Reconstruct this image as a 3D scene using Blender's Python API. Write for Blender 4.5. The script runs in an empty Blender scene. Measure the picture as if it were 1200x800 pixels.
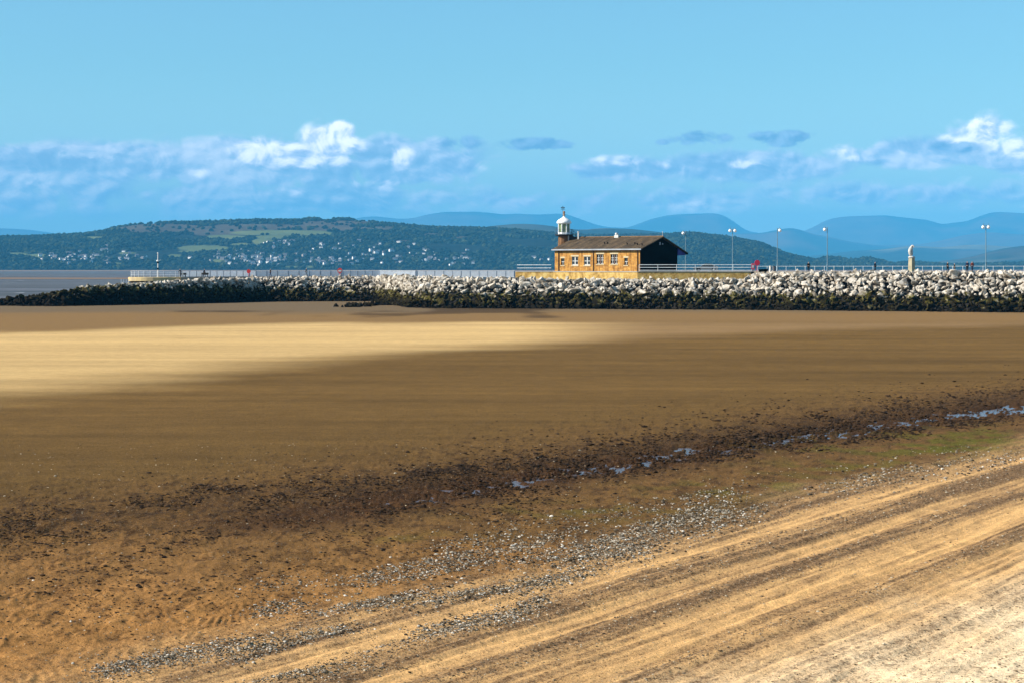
import bpy, bmesh, math, random
import numpy as np
from mathutils import Vector, Matrix
random.seed(7); RNG = np.random.default_rng(7)
SC = bpy.context.scene; COL = SC.collection
F = 2400.0; E = 7.1; HZ = 314.5          # focal length in photo pixels, eye height (m), horizon row
def gY(py, z=0.0): return (E - z) * F / (py - HZ)
def at(px, py, Y): return Vector(((px - 600) / F * Y, Y, E - (py - HZ) / F * Y))
def gpt(px, py, z=0.0):
    Y = gY(py, z); return ((px - 600) / F * Y, Y)
R = math.radians

# ------------------------------------------------------------------ materials
def new_mat(name, base=(.5, .5, .5), rough=.8, spec=.3, metal=0.0):
    m = bpy.data.materials.new(name); m.use_nodes = True
    b = m.node_tree.nodes['Principled BSDF']
    b.inputs['Base Color'].default_value = (*base, 1); b.inputs['Roughness'].default_value = rough
    b.inputs['Specular IOR Level'].default_value = spec; b.inputs['Metallic'].default_value = metal
    return m, m.node_tree, b
def nd(nt, typ, **kw):
    n = nt.nodes.new(typ)
    for k, v in kw.items(): setattr(n, k, v)
    return n
def ramp(nt, stops, fac=None, interp='LINEAR'):
    n = nt.nodes.new('ShaderNodeValToRGB'); cr = n.color_ramp; cr.interpolation = interp
    while len(cr.elements) < len(stops): cr.elements.new(.5)
    for e, (p, c) in zip(cr.elements, stops):
        e.position = p; e.color = (*c, 1) if len(c) == 3 else c
    if fac is not None: nt.links.new(fac, n.inputs[0])
    return n.outputs[0]
def noise(nt, vec, scale, detail=4, rough=.55, dist=0):
    n = nt.nodes.new('ShaderNodeTexNoise'); n.inputs['Scale'].default_value = scale
    n.inputs['Detail'].default_value = detail; n.inputs['Roughness'].default_value = rough
    n.inputs['Distortion'].default_value = dist
    if vec is not None: nt.links.new(vec, n.inputs['Vector'])
    return n.outputs['Fac']
def mth(nt, op, a, b=None, c=None, clamp=False):
    n = nt.nodes.new('ShaderNodeMath'); n.operation = op; n.use_clamp = clamp
    for i, v in enumerate((a, b, c)):
        if v is None: continue
        if isinstance(v, (int, float)): n.inputs[i].default_value = v
        else: nt.links.new(v, n.inputs[i])
    return n.outputs[0]
def mixc(nt, fac, a, b, mode='MIX'):
    n = nt.nodes.new('ShaderNodeMix'); n.data_type = 'RGBA'; n.blend_type = mode
    for i, v in ((0, fac), (6, a), (7, b)):
        if isinstance(v, (int, float)): n.inputs[i].default_value = v
        elif isinstance(v, tuple): n.inputs[i].default_value = (*v, 1)
        else: nt.links.new(v, n.inputs[i])
    return n.outputs[2]
def bump(nt, b, h, dist=.02, strength=1.0):
    n = nt.nodes.new('ShaderNodeBump'); n.inputs['Distance'].default_value = dist; n.inputs['Strength'].default_value = strength
    nt.links.new(h, n.inputs['Height']); nt.links.new(n.outputs[0], b.inputs['Normal']); return n
def geo_pos(nt): return nt.nodes.new('ShaderNodeNewGeometry').outputs['Position']
def simple(name, c1, c2=None, scale=3.0, rough=.8, spec=.3, metal=0, bd=0.0, obj_coords=True):
    """paint / stone / metal with a little mottling"""
    m, nt, b = new_mat(name, c1, rough, spec, metal)
    if c2 is None: c2 = tuple(c * .8 for c in c1)
    v = nt.nodes.new('ShaderNodeTexCoord').outputs['Object'] if obj_coords else geo_pos(nt)
    n = noise(nt, v, scale, 5)
    nt.links.new(ramp(nt, [(.35, c2), (.65, c1)], n), b.inputs['Base Color'])
    if bd: bump(nt, b, noise(nt, v, scale * 4, 4), bd)
    return m

# ------------------------------------------------------------------ mesh helpers
def link(name, me, mat=None, parent=None):
    o = bpy.data.objects.new(name, me); COL.objects.link(o)
    if mat is not None:
        for mm in (mat if isinstance(mat, (list, tuple)) else [mat]): me.materials.append(mm)
    if parent is not None: o.parent = parent
    return o
def tag(o, label=None, cat=None, group=None, kind=None):
    if label: o['label'] = label
    if cat: o['category'] = cat
    if group: o['group'] = group
    if kind: o['kind'] = kind
    return o
def empty(name, loc, rz=0.0):
    o = bpy.data.objects.new(name, None); COL.objects.link(o); o.location = loc; o.rotation_euler = (0, 0, rz)
    o.empty_display_size = .3; return o
class MB:
    """collects boxes, tubes, lathes and polygons and links them as ONE mesh"""
    def __init__(s): s.v = []; s.f = []; s.mi = []; s.sm = []
    def add(s, vs, fs, mi=0, smooth=False):
        o = len(s.v); s.v += [tuple(v) for v in vs]
        for f in fs: s.f.append([i + o for i in f]); s.mi.append(mi); s.sm.append(smooth)
        return s
    def box(s, x0, x1, y0, y1, z0, z1, mi=0):
        vs = [(x0,y0,z0),(x1,y0,z0),(x1,y1,z0),(x0,y1,z0),(x0,y0,z1),(x1,y0,z1),(x1,y1,z1),(x0,y1,z1)]
        return s.add(vs, [(0,3,2,1),(4,5,6,7),(0,1,5,4),(1,2,6,5),(2,3,7,6),(3,0,4,7)], mi)
    def tube(s, a, b, r, r2=None, n=8, mi=0, caps=True):
        a = Vector(a); b = Vector(b); r2 = r if r2 is None else r2
        q = (b - a).to_track_quat('Z', 'Y'); vs = []; fs = []
        for p, rr in ((a, r), (b, r2)):
            for k in range(n):
                t = 2 * math.pi * k / n; vs.append(p + q @ Vector((math.cos(t) * rr, math.sin(t) * rr, 0)))
        for k in range(n): fs.append((k, (k + 1) % n, n + (k + 1) % n, n + k))
        s.add(vs, fs, mi, n > 6)
        if caps: s.add(vs, [tuple(range(n))[::-1], tuple(range(n, 2 * n))], mi)
        return s
    def lathe(s, prof, n=16, c=(0, 0), mi=0, smooth=True, ph=0):
        vs = []; fs = []
        for r, z in prof:
            for k in range(n):
                t = 2 * math.pi * (k + ph) / n; vs.append((c[0] + r * math.cos(t), c[1] + r * math.sin(t), z))
        for j in range(len(prof) - 1):
            for k in range(n):
                fs.append((j*n+k, j*n+(k+1) % n, (j+1)*n+(k+1) % n, (j+1)*n+k))
        s.add(vs, fs, mi, smooth)
        s.add(vs, [tuple(range(n))[::-1], tuple(range((len(prof)-1)*n, len(prof)*n))], mi)
        return s
    def prism(s, poly, axis, a, b, mi=0):
        """poly in the two other axes, extruded along axis from a to b"""
        n = len(poly)
        def P(u, w, t): return {'x': (t, u, w), 'y': (u, t, w), 'z': (u, w, t)}[axis]
        vs = [P(u, w, a) for u, w in poly] + [P(u, w, b) for u, w in poly]
        fs = [tuple(range(n)), tuple(range(n, 2 * n))[::-1]] + [(k, n + k, n + (k+1) % n, (k+1) % n) for k in range(n)]
        return s.add(vs, fs, mi)
    def mesh(s, name):
        me = bpy.data.meshes.new(name); me.from_pydata(s.v, [], s.f)
        me.polygons.foreach_set('material_index', s.mi); me.polygons.foreach_set('use_smooth', s.sm)
        bm = bmesh.new(); bm.from_mesh(me); bmesh.ops.recalc_face_normals(bm, faces=bm.faces); bm.to_mesh(me); bm.free()
        me.update(); return me
    def build(s, name, mat, parent=None): return link(name, s.mesh(name), mat, parent)
def np_mesh(name, V, Fa, smooth=False):
    """V (n,3) float, Fa (m,k) int"""
    me = bpy.data.meshes.new(name); k = Fa.shape[1]
    me.vertices.add(len(V)); me.vertices.foreach_set('co', V.astype(np.float32).ravel())
    me.loops.add(Fa.size); me.loops.foreach_set('vertex_index', Fa.astype(np.int32).ravel())
    me.polygons.add(len(Fa)); me.polygons.foreach_set('loop_start', np.arange(0, Fa.size, k, dtype=np.int32))
    me.polygons.foreach_set('loop_total', np.full(len(Fa), k, dtype=np.int32))
    me.polygons.foreach_set('use_smooth', np.full(len(Fa), smooth, dtype=bool))
    me.update(calc_edges=True); return me
def ico(sub):
    bm = bmesh.new(); bmesh.ops.create_icosphere(bm, subdivisions=sub, radius=1)
    V = np.array([v.co[:] for v in bm.verts]); Fa = np.array([[v.index for v in f.verts] for f in bm.faces]); bm.free(); return V, Fa

# ------------------------------------------------------------------ numpy value noise
def _h(ix, iy, seed):
    n = (ix.astype(np.int64) * 374761393 + iy.astype(np.int64) * 668265263 + seed * 1442695041) & 0xFFFFFFFF
    n = ((n ^ (n >> 13)) * 1274126177) & 0xFFFFFFFF
    return ((n ^ (n >> 16)) & 0xFFFFFF) / float(0xFFFFFF)
def vn(x, y, seed=0):
    ix = np.floor(x); iy = np.floor(y); fx = x - ix; fy = y - iy; fx = fx*fx*(3-2*fx); fy = fy*fy*(3-2*fy)
    a = _h(ix, iy, seed); b = _h(ix+1, iy, seed); c = _h(ix, iy+1, seed); d = _h(ix+1, iy+1, seed)
    return (a*(1-fx)+b*fx)*(1-fy) + (c*(1-fx)+d*fx)*fy
def fbm(x, y, o=4, seed=0, g=.5):
    s = 0; a = 1; t = 0
    for i in range(o):
        s = s + a * vn(x * 2**i + 17.3*i, y * 2**i - 9.1*i, seed + i); t += a; a *= g
    return s / t
def sst(a, b, x):
    t = np.clip((x - a) / (b - a), 0, 1); return t*t*(3-2*t)

# ------------------------------------------------------------------ ground sheet
DIR = np.array([.503, .864]); NRM = np.array([.864, -.503])      # the way the tyre tracks run
def seg_dist(X, Y, pts):
    """distance to a polyline and the signed side (positive = nearer the camera)"""
    best = np.full(X.shape, 1e9); side = np.zeros(X.shape)
    for (ax, ay), (bx, by) in zip(pts[:-1], pts[1:]):
        dx, dy = bx-ax, by-ay; t = np.clip(((X-ax)*dx+(Y-ay)*dy)/(dx*dx+dy*dy), 0, 1)
        d = np.hypot(X-ax-t*dx, Y-ay-t*dy); s = np.sign((X-ax)*dy-(Y-ay)*dx)
        m = d < best; best = np.where(m, d, best); side = np.where(m, s, side)
    return best, side
STREAM = [gpt(*p) for p in ((300, 612), (430, 592), (600, 562), (720, 545), (850, 524), (1000, 502), (1200, 476), (1400, 452), (1700, 430))]
CLODS = [gpt(*p) for p in ((-300, 650), (0, 618), (150, 600), (380, 575), (600, 549), (800, 518), (1000, 489), (1200, 462), (1500, 432))]
GOLD_EDGE = [gpt(*p) for p in ((-600, 540), (-200, 490), (0, 464), (200, 441), (400, 422), (600, 407), (760, 396), (950, 388), (1300, 380))]
# tyre track bands: (offset across the tracks, brightness) read along s
TR_S = np.array([-60,-27,-24.6,-23.3,-22.6,-22.0,-21.5,-21.0,-20.4,-20.05,-19.5,-19.1,-18.5,-18.1,-17.2,-16.5,-16.1,-15.8,-15.3,-14.8,-13.5,-12,-8, 40])
TR_B = np.array([ .0,  .0,  .25,  .35,  .60,  .75,  .20,  .08,  .10,  .75,  .85,  .15,  .10,  .70,  .95,  .70,  .12,  .25,  .85,  .95,  .55,.80,1.0,1.0])
def warp_s(X, Y):
    s = X*NRM[0] + Y*NRM[1]; l = X*DIR[0] + Y*DIR[1]
    return s + (fbm(l*.04, s*.05, 3, 31) - .5) * 1.0 + (fbm(l*.35, s*1.2, 3, 41)-.5)*.14, l
def ground_height(X, Y):
    z = (fbm(X*.02, Y*.012, 3, 3) - .5) * (.015 + .045*sst(150, 300, Y))
    near = 1 - sst(150, 260, Y)
    dS, sd = seg_dist(X, Y, STREAM)
    ext = sst(-4, 3, X - STREAM[1][0])                            # the stream fades out to the left
    bed = np.exp(-(dS / (1.7 + .016*np.maximum(Y-60, 0)))**2) * ext
    z = z + near * (-.088 * bed)
    lx = X*DIR[0] + Y*DIR[1]; sx = X*NRM[0] + Y*NRM[1]
    lump = fbm(X*1.6, Y*.9, 4, 5, .6) - .5
    dC, cd = seg_dist(X, Y, CLODS)
    clod = np.exp(-(dC / 4.5)**2)
    mott = np.exp(-(dC / 11.0)**2) + .35*sst(70, 50, Y)
    z = z + near * mott * ((fbm(X*3.2, Y*1.7, 3, 55, .65)-.5) * .10)
    z = z + near * (lump * (.025 + .08*clod + .10*bed) + (fbm(X*2.4, Y*1.9, 5, 6, .80)-.5)*.36*bed)
    s, l = warp_s(X, Y)
    fore = sst(-27, -22, s) * near
    b = np.interp(s, TR_S, TR_B)
    z = z + fore * (b - .4) * -.07 + fore * ((fbm(s*6, l*.08, 3, 8) - .5) * .085 + (fbm(s*12, l*1.2, 3, 9)-.5)*.035)
    # ripples lower left
    rip = near * (1 - fore) * sst(58, 42, Y) * sst(.25, .48, fbm(X*.15, Y*.12, 3, 77))
    z = z + rip * .019 * np.sin((X*.80 + Y*.60 + (fbm(X*.6, Y*.6, 4, 12)-.5)*1.8) * 25) + near*(1-fore)*sst(75, 45, Y)*(fbm(X*2.6, Y*1.6, 3, 13, .6)-.5)*.06
    # flats beyond the jetty
    far = sst(455, 520, Y)
    bars = np.exp(-((Y-1480 - 150*(fbm(X*.002, Y*0, 2, 4)-.5)) / 90)**2) * 1.05 * sst(520, -260, X) + sst(4300, 5200, Y) * 1.15
    z = z + far * (-.9 + bars)
    return z
def ground_colour(X, Y):
    n1 = fbm(X*.35, Y*.18, 4, 21); n2 = fbm(X*.05, Y*.03, 4, 22); n3 = fbm(X*2.2, Y*1.1, 4, 23, .6)
    def C(r, g, b): return np.array([r, g, b])
    brown_sand = C(.195, .118, .038); gold_sand = C(.74, .53, .26); mid = C(.31, .19, .080); rust = C(.215, .122, .045)
    col = np.ones(X.shape + (3,)) * brown_sand
    def mix(col, m, c): return col * (1 - m[..., None]) + np.asarray(c) * m[..., None]
    streak = fbm(X*.012, Y*.09, 4, 24)
    st2 = fbm(X*.035, Y*.30, 5, 27, .62); st3 = fbm(X*.4, Y*.8, 4, 28, .6)
    col = col * ((.80 + .40*streak)*(.68 + .64*st2)*(.86+.28*st3)*(.90 + .20*fbm(X*.9, Y*.33, 4, 30, .65)))[..., None]
    # paler golden sand in a band towards the jetty, brown around it
    dE, se = seg_dist(X, Y, GOLD_EDGE)
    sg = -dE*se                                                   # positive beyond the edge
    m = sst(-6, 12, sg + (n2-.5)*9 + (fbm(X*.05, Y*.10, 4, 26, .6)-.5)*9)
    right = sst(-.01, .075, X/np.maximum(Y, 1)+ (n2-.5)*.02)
    gold_col = gold_sand*(1-right[..., None]) + C(.33, .215, .105)*right[..., None]
    gold_col = gold_col * ((.86 + .28*streak)*(.80 + .40*st2)*(.92+.16*st3))[..., None]
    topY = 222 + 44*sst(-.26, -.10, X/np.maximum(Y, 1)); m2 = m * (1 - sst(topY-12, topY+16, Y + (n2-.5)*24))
    col = col*(1-m2[..., None]) + gold_col*m2[..., None]
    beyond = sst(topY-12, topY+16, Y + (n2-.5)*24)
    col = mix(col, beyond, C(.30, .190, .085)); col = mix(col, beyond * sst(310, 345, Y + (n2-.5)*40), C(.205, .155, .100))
    pool = sst(.66, .72, fbm(X*.03, Y*.012+3, 4, 29)) * sst(240, 270, Y) * (1-sst(500, 540, Y))
    col = mix(col, pool*.75, C(.07, .045, .025))
    # foreground: rusty mottled sand with clods
    dC, cs = seg_dist(X, Y, CLODS)
    sgc = dC*cs
    f = sst(-12, 5, sgc + (n1-.5)*8)
    orange = sst(58, 38, Y + (n1-.5)*14)
    fc = rust*(1-orange[..., None]) + C(.44, .235, .085)*orange[..., None]
    fc = fc * (.62 + .76*n3)[..., None]
    col = col*(1-f[..., None]) + fc*f[..., None]
    band = np.exp(-(dC/3.4)**2)
    col = mix(col, np.clip(band * sst(.50, .60, fbm(X*1.9, Y*.9, 4, 51, .6)) , 0, 1)*.38, C(.06, .038, .018))
    spk = sst(.60, .66, fbm(X*3.4, Y*1.5, 3, 52)) * sst(-17, -2, sgc) * (1 - sst(14, 26, sgc))
    col = mix(col, spk*.35, C(.07, .038, .018))
    # stream bed mud
    dS, _ = seg_dist(X, Y, STREAM)
    ext = sst(-9, 0, X - STREAM[1][0])
    bed = np.clip(np.exp(-(dS/(2.3 + .018*np.maximum(Y-60, 0)))**2)*1.2, 0, 1) * ext
    col = mix(col, bed*.75, C(.065, .034, .022))
    # algae
    for px, py, rx, ry, st in ((930, 572, 4, 3.2, .95), (1110, 525, 6, 6, .95), (1190, 512, 4.5, 6, .9), (1020, 548, 4, 3, .6), (690, 600, 3.5, 2.4, .45), (560, 700, 1.8, 1.1, .5), (1150, 560, 2.5, 2, .4), (480, 630, 2, 1.2, .35)):
        gx, gy = gpt(px, py)
        m = np.exp(-(((X-gx)/rx)**2 + ((Y-gy)/ry)**2)) * st * .7 * sst(.42, .62, fbm(X*1.2, Y*.8, 4, 61))
        col = mix(col, m, C(.13, .16, .012))
    # tyre tracks
    s, l = warp_s(X, Y)
    fore = sst(-26.5, -22.6, s + (n1-.5)*3) * (1 - sst(95, 130, Y))
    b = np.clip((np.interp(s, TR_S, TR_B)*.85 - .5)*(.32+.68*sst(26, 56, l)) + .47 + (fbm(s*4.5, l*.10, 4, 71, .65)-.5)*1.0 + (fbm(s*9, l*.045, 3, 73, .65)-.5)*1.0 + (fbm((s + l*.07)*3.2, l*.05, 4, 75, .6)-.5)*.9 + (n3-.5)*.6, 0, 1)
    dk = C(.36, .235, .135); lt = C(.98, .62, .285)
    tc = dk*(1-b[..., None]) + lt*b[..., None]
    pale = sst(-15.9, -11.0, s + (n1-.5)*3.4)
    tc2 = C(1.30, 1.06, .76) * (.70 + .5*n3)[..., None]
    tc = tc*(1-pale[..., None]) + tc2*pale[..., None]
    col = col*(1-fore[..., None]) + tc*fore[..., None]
    # flats beyond the jetty
    far = sst(455, 520, Y); col = mix(col, far, C(.30, .20, .13)); col = mix(col, sst(4300, 5200, Y), C(.27, .2, .17))
    col = mix(col, (1-far)*0, C(0, 0, 0))
    wet = np.clip(bed + pool*.3, 0, 1)
    warm = np.clip(col*C(.72, .66, .56)[None, None], 0, 1)
    grit = .10 + .5*np.clip(f, 0, 1)*(1-.5*sst(60, 40, Y)) + .45*band + .35*spk
    grit = grit*(1-fore) + fore*np.clip(.95 - b*.95 + .35*pale*n1*1.6, 0, 1)
    grit = grit*(1-m2) * (1-sst(200, 300, Y)) + .45*sst(230, 80, Y)*(1-f)*(1-m2)
    return warm, wet, grit

rin = np.linspace(-.31, .31, 1000); o1 = np.geomspace(.31, 2.2, 40)[1:]
rr = np.concatenate([-o1[::-1], rin, o1])
Yl = [-400, -150, -60, -20, 0, 10, 18, 24]
py = 930.0
while py > 318.2:
    Yl.append(gY(py)); py -= 1.35 if py > 470 else (1.0 if py > 345 else .6)
Yl += [6000, 8000, 11000, 16000, 25000, 47000]
Yl = np.array(Yl); W = np.maximum(Yl, 45)
Xg = rr[None, :] * W[:, None]; Xg = np.clip(Xg, -28000, 28000); Yg = np.repeat(Yl[:, None], len(rr), 1)
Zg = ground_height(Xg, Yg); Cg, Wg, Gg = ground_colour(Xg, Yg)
def grid_faces(nr, nc):
    i = np.arange(nr-1)[:, None]*nc + np.arange(nc-1)[None, :]
    return np.stack([i, i+1, i+nc+1, i+nc], -1).reshape(-1, 4)
me = np_mesh('sand', np.stack([Xg, Yg, Zg], -1).reshape(-1, 3), grid_faces(*Xg.shape), True)
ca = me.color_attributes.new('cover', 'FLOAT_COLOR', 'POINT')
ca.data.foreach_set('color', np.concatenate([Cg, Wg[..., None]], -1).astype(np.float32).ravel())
ga = me.attributes.new('grit', 'FLOAT', 'POINT'); ga.data.foreach_set('value', Gg.astype(np.float32).ravel())
m, nt, b = new_mat('beach_sand', rough=.9, spec=.08)
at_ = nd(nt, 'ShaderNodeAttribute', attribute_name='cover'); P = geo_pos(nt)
fine = noise(nt, P, 9.0, 6, .7); coarse = noise(nt, P, 1.3, 4, .6)
tint = ramp(nt, [(.25, (.62, .60, .58)), (.5, (1, 1, 1)), (.75, (1.25, 1.27, 1.3))], fine)
tint2 = ramp(nt, [(.3, (.88, .87, .86)), (.7, (1.1, 1.1, 1.1))], coarse)
gr = nd(nt, 'ShaderNodeAttribute', attribute_name='grit')
sn = mth(nt, 'ADD', mth(nt, 'MULTIPLY', noise(nt, P, 7, 3, .6), .5), mth(nt, 'MULTIPLY', noise(nt, P, 22, 3, .6), .5))
sk = mth(nt, 'MULTIPLY', mth(nt, 'SUBTRACT', sn, mth(nt, 'MULTIPLY_ADD', gr.outputs['Fac'], -.17, .62)), 16, clamp=True)
lk = mth(nt, 'MULTIPLY', mth(nt, 'SUBTRACT', noise(nt, P, 26, 2, .5), mth(nt, 'MULTIPLY_ADD', gr.outputs['Fac'], -.05, .70)), 14, clamp=True)
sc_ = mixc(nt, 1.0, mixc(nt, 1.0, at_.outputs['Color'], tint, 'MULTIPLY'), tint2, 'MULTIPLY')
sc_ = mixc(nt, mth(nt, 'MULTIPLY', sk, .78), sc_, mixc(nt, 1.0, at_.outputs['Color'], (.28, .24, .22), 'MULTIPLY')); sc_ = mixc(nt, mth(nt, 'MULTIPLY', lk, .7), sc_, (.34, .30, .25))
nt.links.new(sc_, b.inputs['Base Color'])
nt.links.new(mth(nt, 'MULTIPLY_ADD', at_.outputs['Alpha'], -.05, .92), b.inputs['Roughness'])
nt.links.new(mth(nt, 'MULTIPLY_ADD', at_.outputs['Alpha'], -.03, .05), b.inputs['Specular IOR Level'])
bump(nt, b, mth(nt, 'ADD', fine, mth(nt, 'MULTIPLY', noise(nt, P, 28, 3, .6), .5)), .05, 1.0)
sand = tag(link('sand', me, m), kind='structure')

# water: sea and the stream channel
m, nt, b = new_mat('sea_water', (.11, .095, .085), .45, .12); P = geo_pos(nt)
mp = nd(nt, 'ShaderNodeMapping'); mp.inputs['Scale'].default_value = (.09, .022, .3); nt.links.new(P, mp.inputs[0])
wv = noise(nt, mp.outputs[0], 1.0, 6, .65)
mp2 = nd(nt, 'ShaderNodeMapping'); mp2.inputs['Scale'].default_value = (.004, .03, .3); nt.links.new(P, mp2.inputs[0])
bands = noise(nt, mp2.outputs[0], 1.0, 4, .5)
cc = ramp(nt, [(.35, (.055, .042, .030)), (.5, (.085, .066, .05)), (.66, (.13, .12, .13))], bands)
foam = ramp(nt, [(.66, (0, 0, 0)), (.72, (.8, .8, .8))], wv)
nt.links.new(mixc(nt, foam, cc, (.55, .55, .55)), b.inputs['Base Color'])
bump(nt, b, wv, 1.2, 1.0)
w = MB(); w.add([(-29000, 452, -.35), (29000, 452, -.35), (29000, 47000, -.35), (-29000, 47000, -.35)], [(0, 1, 2, 3)])
tag(w.build('sea', m), kind='structure')
m, nt, b = new_mat('stream_water', (.12, .085, .075), .12, .5); P = geo_pos(nt)
mp = nd(nt, 'ShaderNodeMapping'); mp.inputs['Scale'].default_value = (1.2, .8, 1); nt.links.new(P, mp.inputs[0])
bump(nt, b, noise(nt, mp.outputs[0], 2.2, 5, .7), .10, 1.0)
w = MB(); n = len(STREAM); vs = []; wz = -.0935
for i, p in enumerate(STREAM):
    a = Vector(STREAM[max(i-1, 0)]); c = Vector(STREAM[min(i+1, n-1)]); t = (c-a).normalized(); nn = Vector((-t.y, t.x)); hw = 4.5 + .04*max(p[1]-60, 0)
    vs += [(p[0]+nn.x*hw, p[1]+nn.y*hw, wz), (p[0]-nn.x*hw, p[1]-nn.y*hw, wz)]
w.add(vs, [(2*i, 2*i+1, 2*i+3, 2*i+2) for i in range(n-1)])
tag(w.build('stream', m), kind='structure')

# ------------------------------------------------------------------ scattered shingle and clods
def scatter_mesh(name, pts, rad, mat, flat=.6, sub=1, jit=.25):
    V0, F0 = ico(sub); n = len(pts); pts = np.asarray(pts); rad = np.asarray(rad)
    ang = RNG.uniform(0, 2*np.pi, n); c = np.cos(ang)[:, None]; s = np.sin(ang)[:, None]
    V = V0[None] * (1 + RNG.uniform(-jit, jit, (n, len(V0), 1)))
    sx = RNG.uniform(.8, 1.35, (n, 1)); V[..., 0] *= sx; V[..., 2] *= flat * RNG.uniform(.7, 1.2, (n, 1))
    x = V[..., 0]*c - V[..., 1]*s; y = V[..., 0]*s + V[..., 1]*c
    V = np.stack([x, y, V[..., 2]], -1) * rad[:, None, None] + pts[:, None, :]
    Fa = (F0[None] + (np.arange(n)*len(V0))[:, None, None]).reshape(-1, 3)
    return link(name, np_mesh(name, V.reshape(-1, 3), Fa, False), mat)
def ground_z(X, Y):
    return ground_height(np.asarray(X), np.asarray(Y))
def px_scatter(lines, n):
    """points on the sand around streaks given as photo polylines (x, y, half width)"""
    wts = np.array([l[1] for l in lines], float); wts /= wts.sum(); out = []
    for (pl, _, wd), k in zip(lines, RNG.multinomial(n, wts)):
        pl = np.array(pl, float); seg = np.hypot(*(pl[1:]-pl[:-1]).T); cum = np.concatenate([[0], np.cumsum(seg)])
        t = RNG.uniform(0, cum[-1], k); x = np.interp(t, cum, pl[:, 0]); y = np.interp(t, cum, pl[:, 1])
        x += RNG.normal(0, wd*1.5, k); y += RNG.normal(0, wd, k); out.append(np.stack([x, y], 1))
    o = np.concatenate(out); Y = E*F/(o[:, 1]-HZ); X = (o[:, 0]-600)/F*Y; return X, Y
m_peb, nt, b = new_mat('shingle', rough=.9, spec=.03)
ri = nt.nodes.new('ShaderNodeNewGeometry').outputs['Random Per Island']
nt.links.new(ramp(nt, [(0, (.03, .023, .015)), (.35, (.085, .066, .045)), (.65, (.20, .165, .118)), (.88, (.35, .305, .235)), (1, (.66, .60, .51))], ri), b.inputs['Base Color'])
m_brown, nt, b = new_mat('coarse_grit', rough=.9, spec=.03)
ri = nt.nodes.new('ShaderNodeNewGeometry').outputs['Random Per Island']
nt.links.new(ramp(nt, [(0, (.06, .04, .025)), (.4, (.13, .09, .05)), (.8, (.25, .18, .11)), (1, (.5, .42, .3))], ri), b.inputs['Base Color'])
m_clod, nt, b = new_mat('wet_mud_clods', rough=.8, spec=.08)
ri = nt.nodes.new('ShaderNodeNewGeometry').outputs['Random Per Island']
nt.links.new(ramp(nt, [(0, (.012, .007, .004)), (.6, (.032, .018, .009)), (1, (.075, .042, .02))], ri), b.inputs['Base Color'])
lines = [(((110, 785), (200, 770), (330, 752), (420, 738)), 5, 6), (((270, 776), (360, 765), (480, 742), (600, 722), (640, 700)), 6, 6),
         (((300, 715), (400, 708), (500, 700), (620, 686), (700, 672)), 6, 5.5), (((420, 690), (520, 670), (640, 655), (760, 640)), 6, 9),
         (((500, 655), (600, 635), (720, 612), (860, 590)), 5, 11), (((620, 650), (700, 633), (800, 612), (890, 590)), 5, 12), (((300, 686), (420, 676), (560, 640)), 1.2, 6),
         (((900, 585), (1000, 562), (1100, 545), (1200, 532)), 2.0, 9), (((250, 795), (380, 790), (470, 775)), 2, 5), (((0, 720), (300, 730), (600, 700)), .8, 40)]
X, Y = px_scatter(lines, 46000)
rad = np.clip(RNG.lognormal(-4.2, .42, len(X)), .007, .038) * np.clip(Y/42, .8, 1.7)
s, l = warp_s(X, Y); keep = vn(s*1.6, l*.22, 90)*.8 + .25*vn(X*3, Y*2, 91) + RNG.uniform(-.22, .22, len(X)) > .50; X, Y, rad = X[keep], Y[keep], rad[keep]
o = scatter_mesh('shingle', np.stack([X, Y, ground_z(X, Y) + rad*.25], 1), rad, m_peb)
tag(o, 'loose grey and white shingle pebbles scattered in streaks on the sand', 'shingle', kind='stuff')
# grit in the dark parts of the tracks and over the pale corner
n = 150000; px = RNG.uniform(-40, 1260, n); pyy = RNG.uniform(520, 850, n); Y = E*F/(pyy-HZ); X = (px-600)/F*Y
s, l = warp_s(X, Y); bb = np.interp(s, TR_S, TR_B)
prob = np.where(s < -24.5, .05, np.where(s > -14, .12, np.clip(.75-bb, .04, 1)*.8)) * (.4 + 1.2*vn(s*3, l*.6, 93))
k = RNG.uniform(0, 1, n) < prob; X, Y = X[k], Y[k]; rad = np.clip(RNG.lognormal(-4.45, .42, len(X)), .006, .04)*np.clip(Y/42, .8, 1.6)
o = scatter_mesh('gravel', np.stack([X, Y, ground_z(X, Y) + rad*.2], 1), rad, m_brown, sub=1)
tag(o, 'coarse brown gravel and grit pressed into the tyre tracks', 'gravel', kind='stuff')
# clods and weed along the edge of the channel
lines = [(((-40, 622), (150, 600), (380, 575), (600, 549), (800, 518), (1000, 489), (1240, 458)), 10, 9), (((-40, 650), (200, 630), (500, 600), (700, 570)), 4, 16),
         (((0, 600), (300, 570), (600, 530), (900, 490), (1200, 450)), 2, 14), (((430, 598), (600, 568), (850, 530), (1200, 482)), 9, 6), (((-40, 700), (300, 680), (600, 640)), 2.0, 30),
         (((150, 598), (175, 596)), .5, 2), (((225, 570), (300, 575)), .4, 2), (((470, 556), (560, 548)), 1.2, 2.5), (((620, 548), (700, 540)), .8, 2.5), (((860, 515), (1000, 497)), 1.4, 3)]
X, Y = px_scatter(lines, 32000)
rad = np.clip(RNG.lognormal(-3.55, .45, len(X)), .012, .10)*np.clip(Y/60, .6, 1.6)
keep = vn(X*.8, Y*.35, 95) + .3*vn(X*3, Y*2, 96) > .55; X, Y, rad = X[keep], Y[keep], rad[keep]
o = scatter_mesh('seaweed', np.stack([X, Y, ground_z(X, Y) + rad*.1], 1), rad, m_clod, flat=.5)
tag(o, 'dark clods of mud and weed strewn along the edge of the wet channel', 'seaweed', kind='stuff')

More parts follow.
